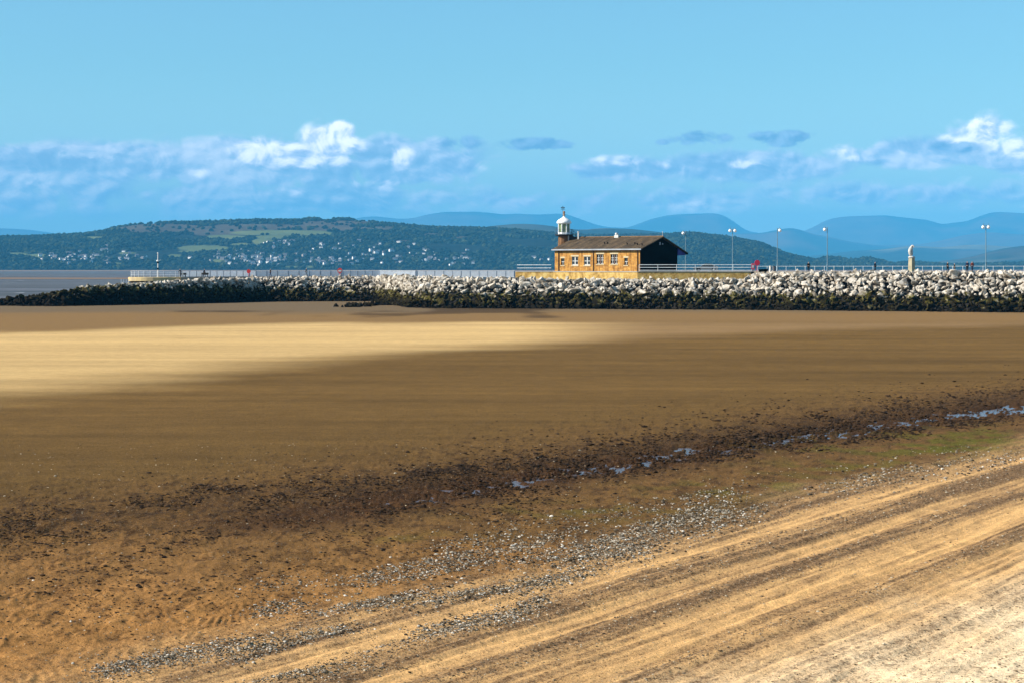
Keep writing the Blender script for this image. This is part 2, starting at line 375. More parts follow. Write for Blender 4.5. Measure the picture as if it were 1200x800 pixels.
# ------------------------------------------------------------------ hills
def terrain(name, prof, Y0, Yr, Y1, mat, amp, ns, x0=-400, x1=1600, nc=500, nrw=60, pw=.8, seed=0, z0=-.3):
    px = np.linspace(x0, x1, nc); pr = np.array(prof, float)
    yy = np.interp(px, pr[:, 0], pr[:, 1]); k = np.ones(5)/5; yy = np.convolve(np.pad(yy, 2, 'edge'), k, 'valid')
    zr = E + (HZ - yy)/F*Yr
    t = np.concatenate([np.linspace(0, 1, nrw), np.linspace(1, 2, 12)[1:]])
    Yt = np.where(t <= 1, Y0 + (Yr-Y0)*t, Yr + (Y1-Yr)*(t-1))
    prof_t = np.where(t <= 1, np.sin(np.clip(t, 0, 1)*np.pi/2)**pw, np.cos(np.clip(t-1, 0, 1)*np.pi/2)**.7)
    X = (px[None, :]-600)/F*Yt[:, None]; Yy = np.repeat(Yt[:, None], nc, 1)
    nz = fbm(X/ns, Yy/ns, 5, seed, .55) - .5
    edge = np.clip(t*4, 0, 1)*np.where(t < 1, np.clip((1-t)*5, .12, 1), .3)
    Z = z0 + (zr[None, :]-z0)*prof_t[:, None] + nz*amp*edge[:, None]*np.clip((zr[None, :])/60, 0, 1)
    me = np_mesh(name, np.stack([X, Yy, Z], -1).reshape(-1, 3), grid_faces(len(t), nc), True)
    o = tag(link(name, me, mat), kind='structure')
    return o, X, Yy, Z, px, t
HILL = [(-400, 282), (-200, 281), (0, 279), (40, 278.5), (80, 277), (100, 276), (120, 273), (140, 267.5), (160, 264.5), (180, 263.5), (215, 262.5), (260, 262), (290, 260.5), (340, 260),
        (370, 257.5), (400, 257.5), (430, 260), (460, 264), (490, 267), (520, 268.5), (550, 268.5), (580, 269.5), (620, 272), (650, 275), (690, 277.5), (740, 277), (780, 276), (810, 275),
        (830, 277), (860, 280.5), (875, 283), (890, 286), (905, 292), (920, 298.5), (940, 303), (960, 307), (980, 312), (1000, 316.5), (1600, 317)]
# land cover of the near hill: fields and moor as patches (photo x, y, rx, ry, kind)
FIELDS = [(235, 291, 34, 3.5, 1), (222, 295, 14, 1.6, 1), (330, 273, 58, 3.6, 1), (262, 278, 24, 2.4, 1), (308, 283, 14, 3.4, 1), (360, 274, 30, 3.0, 1), (320, 278, 26, 3, 1), (20, 298, 16, 2.0, 1), (42, 300, 14, 3.0, 1),
          (340, 313, 12, 1.4, 1), (362, 313, 8, 1.2, 1), (110, 279, 14, 2.0, 1), (255, 306, 12, 2, 1), (205, 300, 10, 2, 1), (285, 287, 16, 1.6, 1), (418, 311, 10, 1.0, 1), (150, 297, 10, 1.2, 1), (140, 309, 12, .9, 1), (470, 283, 10, 1.2, 2), (540, 279, 12, 1.3, 2), (505, 275, 10, 1.6, 2),
          (190, 268, 66, 6.5, 2), (300, 266, 60, 4.6, 2), (400, 262, 60, 4.0, 2), (440, 268, 30, 3, 2), (250, 272, 40, 5, 2), (380, 268, 40, 3, 2)]
def cover_masks(pxl, pyl, X, Y):
    g = np.zeros(pxl.shape); mo = np.zeros(pxl.shape); wob = (fbm(X/120, Y/220, 3, 201)-.5)
    for fx, fy, rx, ry, k in FIELDS:
        d = ((pxl-fx)/rx)**2 + ((pyl-fy)/ry)**2 + wob*1.3
        mm = 1 - sst(.75, 1.0, d)
        if k == 1: g = np.maximum(g, mm)
        else: mo = np.maximum(mo, mm)
    return g, mo
def land_mat(name, wood, field, moor, sc):
    m, nt, b = new_mat(name, rough=.95, spec=.05); a = nd(nt, 'ShaderNodeAttribute', attribute_name='cover')
    sep = nd(nt, 'ShaderNodeSeparateColor'); nt.links.new(a.outputs['Color'], sep.inputs[0]); P = geo_pos(nt)
    n = noise(nt, P, sc, 5, .6); n2 = noise(nt, P, sc*3, 4, .6)
    c = ramp(nt, [(.35, tuple(x*.6 for x in wood)), (.65, tuple(x*1.4 for x in wood))], n2)
    c = mixc(nt, sep.outputs[1], c, ramp(nt, [(.35, tuple(x*.7 for x in moor)), (.65, tuple(x*1.25 for x in moor))], n))
    c = mixc(nt, sep.outputs[0], c, ramp(nt, [(.3, tuple(x*.8 for x in field)), (.5, field), (.7, (field[0]*1.3, field[1]*1.15, field[2]))], n))
    nt.links.new(c, b.inputs['Base Color']); return m
m_near = land_mat('hill_land', (.010, .015, .010), (.10, .125, .05), (.07, .055, .035), .006)
hill, HX, HY, HZZ, hpx, ht = terrain('hill', HILL, 7200, 9000, 11500, m_near, 34, 420, nc=900, nrw=110, pw=1.0, seed=101)
pyl = HZ - (HZZ-E)/HY*F; pxl = np.repeat(hpx[None, :], len(ht), 0)
g, mo = cover_masks(pxl, pyl, HX, HY)
ca = hill.data.color_attributes.new('cover', 'FLOAT_COLOR', 'POINT')
ca.data.foreach_set('color', np.stack([g, mo, g*0, g*0+1], -1).astype(np.float32).ravel())
def hill_at(px, py):
    """point of the near hill seen at a photo position"""
    j = np.clip((px - hpx[0])/(hpx[1]-hpx[0]), 0, len(hpx)-1.001); j0 = int(j)
    col = pyl[:, j0]; nfront = int(np.argmax(ht >= 1.0))
    for i in range(1, nfront+1):
        if col[i] <= py <= max(col[:i].max(), py) and col[i] <= py:
            return Vector((HX[i, j0], HY[i, j0], HZZ[i, j0])), i, j0
    return None
# woodland: crowns standing on the wooded parts of the hill
nfr = int(np.argmax(ht >= 1.0)) + 1
N = 26000
ii = (RNG.uniform(0, 1, N)**.9*(nfr-1)); jj = RNG.uniform(np.searchsorted(hpx, -60), np.searchsorted(hpx, 1000), N)
i0 = ii.astype(int); j0 = jj.astype(int); fi = ii-i0; fj = jj-j0
i1 = np.minimum(i0+1, len(ht)-1); j1 = np.minimum(j0+1, len(hpx)-1)
def bil(A): return (A[i0, j0]*(1-fi)+A[i1, j0]*fi)*(1-fj) + (A[i0, j1]*(1-fi)+A[i1, j1]*fi)*fj
tx, ty, tz = bil(HX), bil(HY), bil(HZZ); tg, tm = bil(g), bil(mo)
dens = fbm(tx/260, ty/260, 4, 301)
town = np.exp(-((bil(pyl)-305)/7.0)**2) * ((bil(pxl) > 50) & (bil(pxl) < 600))
keep = (RNG.uniform(0, 1, N) > town*.35) & (tg < .25) & (RNG.uniform(0, 1, N) > tm*.93) & (tz > 1.0) & (dens > .30)
pt = np.stack([tx, ty, tz], -1)[keep]; rad = RNG.uniform(5, 10.5, len(pt)); pt[:, 2] += rad*.35
m_wood, nt, b = new_mat('distant_wood', rough=.95, spec=.03)
ri = nt.nodes.new('ShaderNodeNewGeometry').outputs['Random Per Island']; P = geo_pos(nt)
c = ramp(nt, [(0, (.004, .008, .006)), (.5, (.013, .021, .011)), (1, (.036, .046, .018))], ri)
c = mixc(nt, 1.0, c, ramp(nt, [(.35, (.6, .6, .6)), (.65, (1.35, 1.35, 1.3))], noise(nt, P, .008, 3)), 'MULTIPLY')
nt.links.new(c, b.inputs['Base Color'])
o = scatter_mesh('woodland', pt, rad, m_wood, flat=.85, sub=1, jit=.28)
tag(o, 'dark blue green woodland covering the long hill across the bay', 'woodland', kind='stuff')

def plain_cover(o, seed, gm=.5, mm=.5, s=900):
    n = len(o.data.vertices); V = np.empty(n*3, np.float32); o.data.vertices.foreach_get('co', V); V = V.reshape(-1, 3)
    a = sst(.60, .66, fbm(V[:, 0]/s, V[:, 1]/s*.5, 4, seed))*gm; c = sst(.45, .6, fbm(V[:, 0]/s*1.5, V[:, 1]/s, 4, seed+5))*mm
    ca = o.data.color_attributes.new('cover', 'FLOAT_COLOR', 'POINT'); ca.data.foreach_set('color', np.stack([a, c, a*0, a*0+1], -1).astype(np.float32).ravel())
m_mid = land_mat('upland', (.02, .03, .02), (.13, .12, .07), (.09, .06, .04), .002)
o, *_ = terrain('hill', [(-400, 318), (520, 318), (540, 275), (566, 267.5), (600, 264), (622, 264), (650, 266.5), (680, 270), (705, 267.5), (740, 268.5), (770, 272), (800, 276), (850, 290), (900, 312), (940, 318), (1600, 318)], 11800, 13500, 15500, m_mid, 40, 700, seed=111)
plain_cover(o, 400, .3, .9)
o, RX, RY, RZ_, rpx, rt = terrain('hill', [(-400, 318), (925, 318), (945, 310), (958, 305), (966, 302.5), (976, 300.5), (986, 303), (996, 306), (1003, 304.5), (1012, 302), (1022, 302.5), (1034, 306.5), (1046, 310), (1056, 308), (1066, 306.5), (1080, 308.5), (1110, 310), (1150, 309.5), (1200, 308), (1300, 306), (1600, 306)], 8200, 9200, 10500, m_near, 10, 300, seed=121)
plain_cover(o, 410, .2, .0, 400)
# crowns on the low wooded knolls
N = 3500; ii = RNG.uniform(5, 59, N).astype(int); jj = RNG.integers(np.searchsorted(rpx, 930), np.searchsorted(rpx, 1400), N)
pt = np.stack([RX[ii, jj]+RNG.uniform(-9, 9, N), RY[ii, jj]+RNG.uniform(-9, 9, N), RZ_[ii, jj]], -1); pt = pt[pt[:, 2] > 2]; rad = RNG.uniform(5, 10, len(pt))
tag(scatter_mesh('woodland', pt, rad, m_wood, flat=.85, jit=.28), 'dark trees covering the low knolls behind the right part of the jetty', 'woodland', kind='stuff')
o, *_ = terrain('hill', [(-400, 318), (1010, 318), (1050, 312), (1090, 308), (1120, 304.5), (1140, 300.5), (1160, 295.5), (1180, 291.5), (1200, 289.5), (1250, 287), (1400, 290), (1600, 300)], 12500, 15000, 18000, m_mid, 40, 600, seed=131)
plain_cover(o, 420, .5, .4)
o, *_ = terrain('hill', [(-400, 318), (800, 318), (860, 308), (920, 303), (975, 298), (1000, 294.5), (1040, 292), (1066, 288.5), (1100, 290), (1150, 287.5), (1200, 290), (1300, 286), (1600, 280)], 19000, 23000, 27000, m_mid, 90, 1500, seed=141)
plain_cover(o, 430, 1, .6, 1800)
o, *_ = terrain('mountains', [(-400, 322), (700, 322), (760, 300), (800, 286), (850, 275), (872, 274), (895, 273), (908, 270), (922, 267), (934, 267.5), (948, 273), (970, 277), (1000, 284), (1030, 288), (1080, 287), (1130, 277), (1160, 274), (1200, 276), (1300, 270), (1600, 290)], 27000, 32000, 36000, m_mid, 160, 2500, seed=151)
plain_cover(o, 440, .5, 1, 2500)
o, *_ = terrain('mountains', [(-400, 262), (-100, 267), (0, 268), (30, 269.5), (60, 273.5), (90, 277), (120, 282), (200, 290), (330, 285), (400, 262), (420, 255), (440, 253.5), (455, 255.5), (470, 257), (485, 256), (500, 252), (522, 249), (560, 250), (590, 253), (603, 251.5), (620, 252.5), (635, 253), (655, 252), (668, 254), (680, 258.5), (700, 265), (715, 267), (728, 267.5), (738, 266.5), (748, 262.5), (762, 257), (780, 252.5), (800, 251), (838, 250), (848, 252.5), (860, 260), (875, 271), (900, 275), (940, 272), (952, 267), (970, 257.5), (990, 254), (1010, 253.5), (1040, 253), (1060, 256), (1085, 258.5), (1095, 261.5), (1105, 264.5), (1118, 262.5), (1135, 261.5), (1147, 256), (1162, 251.5), (1200, 253), (1260, 256), (1400, 250), (1600, 262)], 36500, 41000, 46000, m_mid, 260, 3500, nc=700, seed=161)
plain_cover(o, 450, .3, 1, 3000)

# houses of the towns on the hillside
m_white = simple('white_render', (.80, .78, .74), (.62, .59, .55), .4); m_slate = simple('slate_roof', (.13, .12, .13), (.08, .08, .09), .4); m_grey = simple('grey_stone', (.30, .27, .24), (.2, .18, .16), .4)
def house_mesh(w, d, h, rh):
    a = MB().box(-w/2, w/2, -d/2, d/2, 0, h)
    a.add([(-w/2, -d/2, h), (-w/2, d/2, h), (-w/2, 0, h+rh), (w/2, -d/2, h), (w/2, d/2, h), (w/2, 0, h+rh)], [(0, 1, 2), (3, 4, 5)])
    e = .4
    r = MB().prism([(-d/2-e, h-.12), (0, h+rh+.1), (d/2+e, h-.12), (d/2+e, h+.25), (0, h+rh+.5), (-d/2-e, h+.25)], 'x', -w/2-e, w/2+e)
    r.box(w*.28, w*.28+.9, -.5, .5, h+rh-.4, h+rh+1.6)
    return a.mesh('wall'), r.mesh('roof')
protos = []
for w_, d_, h_, rh_, mt in ((10, 8, 6, 2.4, m_white), (14, 8, 5.5, 2.6, m_white), (8, 7, 7, 2.2, m_white), (12, 9, 5, 3, m_grey)):
    a, r = house_mesh(w_, d_, h_, rh_); a.materials.append(mt); r.materials.append(m_slate); protos.append((a, r))
CL = [(108, 303, 30, 5.0, 62, 'tiny white house of the shoreline town left of the banded mast', 'houses of the left hillside town'),
      (296, 305, 26, 5.0, 84, 'tiny white house of the hillside town behind the red lifebuoy post', 'houses of the middle hillside town'),
      (332, 286, 12, 2.0, 12, 'tiny white house high on the slope below the green hillside fields', 'houses below the green fields'),
      (388, 309, 16, 2.0, 28, 'tiny white house near the shore behind the red and white lifebuoy housing', 'shoreline houses behind the lifebuoy housing'),
      (400, 294, 22, 5.0, 20, 'tiny white house scattered in woods above the lifebuoy housing', 'houses scattered in the woods'),
      (455, 300, 30, 6.0, 44, 'tiny white house of the right hillside town climbing the wooded slope', 'houses of the right hillside town'),
      (535, 308, 26, 3.5, 26, 'tiny white house at the thin right end of the hillside town', 'houses at the end of the hillside town'),
      (628, 305, 8, 1.0, 4, 'tiny white house on the wooded slope just left of the station building', 'houses left of the station building')]
for cx, cy, sx, sy, n, lab, grp in CL:
    k = 0
    while k < n:
        hx, hy = random.gauss(cx, sx), random.gauss(cy, sy)
        if not (35 < hx < 645 and 284 < hy < 314.0): continue
        if cx == 108 and hx > 178: continue
        r = hill_at(hx, hy)
        if r is None: continue
        p = r[0]; k += 1
        root = empty('house', (p.x, p.y, p.z + 3.0), random.choice((0, 0, 1.57, .5, -.5)) + random.uniform(-.3, .3))
        s = random.uniform(.8, 1.35); root.scale = (s, s, s)
        tag(root, lab, 'house', grp)
        wi = random.choices(range(4), (4, 3, 3, 3))[0]
        link('wall', protos[wi][0], None, root); link('roof', protos[wi][1], None, root)
        # the plot's raised base keeps the house footed on the slope
        f = protos[wi][0]
        root.location.z = p.z + 1.2

# ------------------------------------------------------------------ jetty: rock armour
BASE = [(-60, 358.6, .2), (0, 358.6, 1.1), (60, 359.2, 2.4), (100, 358.6, 3.5), (150, 357.6, 3.9), (220, 356.2, 4.6), (300, 354.0, 4.9), (380, 353.4, 5.0), (440, 353.4, 5.1), (462, 357.5, 5.2), (480, 360.6, 5.3), (520, 361.6, 5.25), (600, 362.0, 5.2), (650, 362.2, 5.0), (700, 362.5, 4.95), (800, 363.0, 4.95), (880, 363.6, 5.1), (905, 363.8, 6.1), (1000, 364.6, 6.3), (1100, 365.6, 6.35), (1200, 366.5, 6.35), (1300, 367.5, 6.35), (1480, 369, 6.35)]
bp = np.array([[*gpt(p[0], p[1]), p[2]] for p in BASE]); SB = 1.5
cum = np.concatenate([[0], np.cumsum(np.hypot(np.diff(bp[:, 0]), np.diff(bp[:, 1])))])
def bank(u, v):
    """point on the bank face: u along the foot (m), v 0 foot .. 1 crest"""
    x = np.interp(u, cum, bp[:, 0]); y = np.interp(u, cum, bp[:, 1]); h = np.interp(u, cum, bp[:, 2])
    return x - .12*h*v*0, y + h*SB*v + .2, h*v*(1.0)
m_core = simple('bank_core', (.012, .01, .008), (.008, .007, .006), .5, obj_coords=False)  # near black, so the shade between boulders is in the colour
us = np.linspace(0, cum[-1], 220); Vv = []
for v_ in (-.08, 0, .3, .6, .9, 1.0):
    x, y, z = bank(us, v_); Vv.append(np.stack([x, y+1.0, z-.85], -1))
x, y, z = bank(us, 1.0); Vv.append(np.stack([x, y+16, z-.85], -1)); Vv.append(np.stack([x, y+19, z*0-1.5], -1))
Vv = np.array(Vv)
bankcore = link('rock_armour_bank', np_mesh('rock_armour_bank', Vv.reshape(-1, 3), grid_faces(*Vv.shape[:2])), m_core)
tag(bankcore, 'core of the long jetty bank, blackened for the shade between boulders', 'jetty')
def rock_base(sub, seed):
    rg = np.random.default_rng(seed); V, Fa = ico(sub); V = V.copy(); V *= 1.25
    for _ in range(11):
        nrm = rg.normal(size=3); nrm /= np.linalg.norm(nrm); d = rg.uniform(.45, .85)
        t = V @ nrm - d; V -= np.clip(t, 0, None)[:, None]*nrm
    V *= np.array([1.3, .9, .68])*rg.uniform(.8, 1.2, 3); V += rg.normal(0, .025, V.shape)
    return V, Fa
ROCKS = [rock_base(2, 500+i) for i in range(16)]
m_rock, nt, b = new_mat('armour_stone', rough=.9, spec=.04); P = geo_pos(nt)
sp = nd(nt, 'ShaderNodeSeparateXYZ'); nt.links.new(P, sp.inputs[0])
# individuals and the merged mass share this stone; tint varies over about a boulder's size
lump = noise(nt, P, .8, 3, .6); fin = noise(nt, P, 3.0, 5, .65)
stone = ramp(nt, [(.30, (.10, .08, .06)), (.41, (.25, .215, .17)), (.50, (.42, .38, .32)), (.60, (.56, .52, .46)), (.70, (.32, .25, .18))], lump)
stone = mixc(nt, 1.0, stone, ramp(nt, [(.3, (.72, .70, .66)), (.6, (1.12, 1.1, 1.08))], fin), 'MULTIPLY')
weed = ramp(nt, [(.35, (.012, .009, .004)), (.5, (.032, .025, .009)), (.6, (.085, .075, .012)), (.68, (.24, .20, .12))], noise(nt, P, 1.1, 4, .6))
zz = mth(nt, 'ADD', mth(nt, 'ADD', sp.outputs[2], mth(nt, 'MULTIPLY', mth(nt, 'SUBTRACT', noise(nt, P, 1.3, 2, .5), .5), 3.2)), mth(nt, 'MULTIPLY', mth(nt, 'SUBTRACT', noise(nt, P, .5, 4, .65), .5), 4.2))
wl = nd(nt, 'ShaderNodeMapRange'); wl.inputs[1].default_value = 2.55; wl.inputs[2].default_value = 3.25; xw = nd(nt, 'ShaderNodeMapRange'); xw.inputs[1].default_value = -42; xw.inputs[2].default_value = -74; xw.inputs[3].default_value = 0; xw.inputs[4].default_value = -1.0; nt.links.new(sp.outputs[0], xw.inputs[0]); zz = mth(nt, 'ADD', zz, xw.outputs[0]); nt.links.new(zz, wl.inputs[0])
low = nd(nt, 'ShaderNodeMapRange'); low.inputs[1].default_value = .5; low.inputs[2].default_value = 2.2; nt.links.new(zz, low.inputs[0])
weed = mixc(nt, low.outputs[0], (.010, .008, .005), weed)
nt.links.new(mixc(nt, wl.outputs[0], weed, stone), b.inputs['Base Color'])
bump(nt, b, fin, .08, .7)
rocks = []; du = .70
for u in np.arange(0, cum[-1], du):
    h = float(np.interp(u, cum, bp[:, 2])); nv = max(2, int(round(h*1.8/ .70)))
    for kv in range(nv+1):
        uu = u + RNG.uniform(-.45, .45); vv = (kv + RNG.uniform(-.4, .4))/nv
        x, y, z = bank(uu, min(vv, 1.03)); sz = float(np.clip(RNG.lognormal(-.90, .40), .20, .95))
        if vv > 1: z = h
        rocks.append((float(x)+RNG.uniform(-.1, .1), float(y)+RNG.uniform(-.2, .2), float(z)+RNG.uniform(-.25, .22) - (.15 if h > 3 else 0), sz))
    for kk in range(3 if (u > np.interp(905, [p[0] for p in BASE], cum) or 1) else 1):           # a few on the top
        x, y, z = bank(u, 1.0); rocks.append((float(x)+RNG.uniform(-.5, .5), float(y)+.8+kk*.9+RNG.uniform(-.3, .3), float(z)-.22+RNG.uniform(-.2, .1), float(RNG.uniform(.5, .8))))
for _ in range(260):                                             # strays at the foot
    u = RNG.uniform(0, cum[-1]); x, y, z = bank(u, 0); rocks.append((float(x), float(y)-abs(RNG.normal(0, .8)), float(RNG.uniform(-.12, .1)), float(RNG.uniform(.15, .5))))
def foot_line(pts, n, wd, smin, smax, zt=.35):                 # the low dark spit beside the step in the bank
    for _ in range(n):
        t = RNG.uniform(0, len(pts)-1.001); i = int(t); a, c = pts[i], pts[i+1]; f = t-i
        x, y = gpt(a[0]+(c[0]-a[0])*f, a[1]+(c[1]-a[1])*f); rocks.append((x+RNG.normal(0, wd), y+RNG.normal(0, wd), RNG.uniform(0, zt), float(RNG.uniform(smin, smax))))
foot_line([(408, 360.2), (425, 358.6), (445, 357.6), (480, 357.8)], 120, 1.3, .35, .8)
rocks.sort(key=lambda r: -(r[3]/r[1])*(1.0 if r[2] > .3 else .5))
ind = rocks[:300]; rest = rocks[300:]
rmesh = []
for i, (V, Fa) in enumerate(ROCKS):
    me = np_mesh('boulder', V, Fa); me.materials.append(m_rock); rmesh.append(me)
for i, (x, y, z, s) in enumerate(ind):
    o = bpy.data.objects.new('boulder', rmesh[i % len(rmesh)]); COL.objects.link(o); o.location = (x, y, z); o.scale = (s, s, s)
    o.rotation_euler = (random.uniform(-.5, .5), random.uniform(-.5, .5), random.uniform(0, 6.3))
    if z > 2.9: tag(o, 'large pale limestone boulder high on the sunlit slope of the jetty bank', 'boulder', 'large pale boulders of the jetty bank')
    else: tag(o, 'large dark weed covered boulder low on the slope of the jetty bank', 'boulder', 'large dark boulders of the jetty bank')
from mathutils import Euler
VV = []; FF = []; off = 0
LOW = [rock_base(1, 700+i) for i in range(24)]
for i, (x, y, z, s) in enumerate(rest):
    V, Fa = LOW[i % 24]; M = np.array(Euler((random.uniform(-1, 1), random.uniform(-1, 1), random.uniform(0, 6.3))).to_matrix())
    VV.append((V*s) @ M.T + np.array([x, y, z])); FF.append(Fa+off); off += len(V)
tag(link('rock_armour', np_mesh('rock_armour', np.concatenate(VV), np.concatenate(FF)), m_rock), 'mass of smaller pale and weed dark boulders filling the jetty bank', 'boulders', kind='stuff')
print('rocks', len(rocks))

# ------------------------------------------------------------------ jetty decks and walls
m_conc = simple('concrete', (.34, .32, .28), (.26, .24, .21), .6, obj_coords=False); m_path = simple('path', (.30, .25, .19), (.22, .19, .15), .5, obj_coords=False)
DZ = 6.5; LZ = 5.25
def deck(name, pts, z, depth, mat):
    """flat deck whose front edge runs through pts (photo x, Y)"""
    a = MB(); fr = [((px-600)/F*Y, Y) for px, Y in pts]; n = len(fr)
    vs = [(x, y, z) for x, y in fr] + [(x, y+depth, z) for x, y in fr] + [(x, y, z-3) for x, y in fr] + [(x, y+depth, z-3) for x, y in fr]
    fs = []
    for i in range(n-1): fs += [(i, i+1, n+i+1, n+i), (2*n+i, 2*n+i+1, i+1, i), (3*n+i, 3*n+i+1, n+i+1, n+i)]
    fs += [(0, n, 3*n, 2*n), (n-1, 2*n-1, 4*n-1, 3*n-1)]
    return a.add(vs, fs).build(name, mat)
o = deck('promenade', [(605, 386.5), (650, 383), (750, 367.0), (880, 365.5), (930, 360), (1320, 346), (1500, 337)], DZ, 34, m_path); tag(o, kind='structure')
o = deck('path', [(212, 420), (300, 442), (400, 452), (446, 453), (464, 412), (486, 385), (520, 381), (607, 380)], LZ, 8, m_path); tag(o, kind='structure')
# yellow stone retaining wall in front of the building and along the promenade edge
m_ystone, nt, b = new_mat('yellow_wall_stone', rough=.9, spec=.15); P = geo_pos(nt)
n1 = noise(nt, P, 1.2, 5, .6)
c = ramp(nt, [(.3, (.22, .13, .035)), (.5, (.44, .28, .085)), (.68, (.56, .42, .16))], n1); nt.links.new(c, b.inputs['Base Color']); bump(nt, b, noise(nt, P, 3, 4), .06)
def wallrun(name, pts, z0, z1, th, mat, label, cat, cope=True):
    root = empty(name, ((pts[0][0]-600)/F*pts[0][1], pts[0][1], z0)); r0 = root.location
    w = MB(); cp = MB()
    for (a, Ya), (c_, Yc) in zip(pts[:-1], pts[1:]):
        A = Vector(((a-600)/F*Ya, Ya, 0))-Vector((r0.x, r0.y, 0)); B = Vector(((c_-600)/F*Yc, Yc, 0))-Vector((r0.x, r0.y, 0)); t = (B-A).normalized(); nn = Vector((t.y, -t.x, 0))
        def bx(m, zz0, zz1, o0, o1):
            q = [A+nn*o0, B+nn*o0, B-nn*o1, A-nn*o1]
            m.add([(p.x, p.y, zz0) for p in q]+[(p.x, p.y, zz1) for p in q], [(0,3,2,1),(4,5,6,7),(0,1,5,4),(1,2,6,5),(2,3,7,6),(3,0,4,7)])
        bx(w, 0, z1-z0-.16, 0, th); bx(cp, z1-z0-.157, z1-z0, .08, th)
    w.build('wall', mat, root); 
    if cope: cp.build('coping', m_conc, root)
    return tag(root, label, cat)
wallrun('retaining_wall', [(604, 384.8), (648, 381.2), (747, 365.9), (882, 364.2)], 4.2, DZ+.04, .5, m_ystone, 'yellow stone retaining wall below the station building and white railings', 'wall')
# round head of the jetty
root = empty('jetty_head', tuple(at(184, 330, 424).xy) + (3.4,)); 
pr = [( 5.6, 0), (5.6, 1.0), (5.85, 1.05), (5.85, 1.62), (5.6, 1.66)]
a = MB()
def oval(prof, n=28, sy=.8):
    vs = []; fs = []
    for r_, z in prof:
        for k in range(n):
            t = 2*math.pi*k/n; vs.append(((r_)*math.cos(t), r_*sy*math.sin(t), z))
    for j in range(len(prof)-1):
        for k in range(n): fs.append((j*n+k, j*n+(k+1) % n, (j+1)*n+(k+1) % n, (j+1)*n+k))
    fs.append(tuple(range((len(prof)-1)*n, len(prof)*n))); fs.append(tuple(range(n))[::-1]); return vs, fs
m_dark = simple('weathered_timber', (.045, .04, .035), (.025, .022, .02), 1.5, obj_coords=False)
m_yc = simple('yellow_concrete', (.55, .42, .2), (.38, .3, .18), .5, obj_coords=False)  # concrete tinted yellow all round the platform edge
MB().add(*oval([(5.5, -1.5), (5.5, 1.05)])).build('base', m_dark, root); MB().add(*oval([(5.9, 1.06), (5.95, 1.8), (5.8, 1.86)])).build('platform_edge', m_yc, root)
tag(root, 'low round concrete platform with yellow edge at the seaward end of the jetty', 'platform')

# railings
m_wrail = simple('white_rail_paint', (.74, .77, .78), (.55, .60, .63), 2, .5, .4); m_drail = simple('blue_grey_paint', (.06, .10, .16), (.04, .07, .11), 2, .5)
def railing(pts, z, label, h=1.15, step=1.6, rails=(1.15, .72, .3), rr_=.035, pm=None, rm=None, infill=None, pr_=.035):
    P3 = [Vector(((px-600)/F*Y, Y, z)) for px, Y in pts]; root = empty('railing', P3[0]); o0 = P3[0]; L = 0
    pm = pm or m_wrail; rm = rm or m_wrail
    posts = []
    for A, B in zip(P3[:-1], P3[1:]):
        d = (B-A).length; n = max(1, round(d/step))
        for k in range(n + (1 if B is P3[-1] else 0)): posts.append(A+(B-A)*(k/n)-o0)
    base = MB().tube((0, 0, 0), (0, 0, h), pr_, n=6).mesh('post'); base.materials.append(pm)
    for p in posts:
        q = bpy.data.objects.new('post', base); COL.objects.link(q); q.parent = root; q.location = p
    for hz in rails:
        m_ = MB()
        for A, B in zip(P3[:-1], P3[1:]): m_.tube(A-o0+Vector((0, 0, hz)), B-o0+Vector((0, 0, hz)), rr_, n=6)
        m_.build('rail', rm, root)
    if infill:
        m_ = MB()
        for A, B in zip(P3[:-1], P3[1:]):
            d = (B-A); n = int(d.length/.16); t = d.normalized(); nn = Vector((-t.y, t.x, 0))
            for k in range(n):
                c_ = A-o0+t*(k+.5)*.16; w_ = t*.034; e_ = nn*.012
                q = [c_-w_-e_, c_+w_-e_, c_+w_+e_, c_-w_+e_]
                m_.add([(p.x, p.y, .14) for p in q]+[(p.x, p.y, h-.08) for p in q], [(0,1,5,4),(1,2,6,5),(2,3,7,6),(3,0,4,7),(4,5,6,7)])
        m_.build('balusters', infill, root)
    return tag(root, label, 'railing')
m_bal = simple('pale_baluster_paint', (.75, .78, .82), (.6, .64, .7), 2, .5)
railing([(214, 427), (300, 448.5), (400, 455)], LZ, 'pale railing with dark posts along the far left arm of the jetty', h=1.3, step=2.3, rails=(1.3, .12), pm=m_drail, infill=m_bal, pr_=.07)
railing([(402, 455), (445, 456), (465, 415), (487, 388.5)], LZ, 'pale baluster railing on the bend of the jetty right of the red lifebuoy', h=1.3, step=1.7, rails=(1.3, .12), pm=m_drail, infill=m_bal, pr_=.06)
railing([(489, 388), (603, 384)], LZ+.1, 'pale baluster railing between the bend and the yellow wall', h=1.25, step=1.7, rails=(1.25, .12), pm=m_drail, infill=m_bal, pr_=.05)
railing([(606, 387), (646, 383.8)], DZ, 'blue and white railing on the wall left of the station building', h=1.2, step=1.8, rails=(1.2, .62), rr_=.05, pm=m_drail, rm=m_wrail)
railing([(749, 367.6), (881, 365.6)], DZ, 'long white two bar railing on the wall before the dark gable', h=1.2, step=3.3, rails=(1.2, .72, .2), rr_=.055, rm=m_wrail)
railing([(888, 388), (1000, 382), (1200, 372), (1320, 370), (1490, 364)], DZ-.15, 'white railing on the far promenade edge behind the pale boulders', h=1.15, step=1.8, rails=(1.1,), rr_=.03)
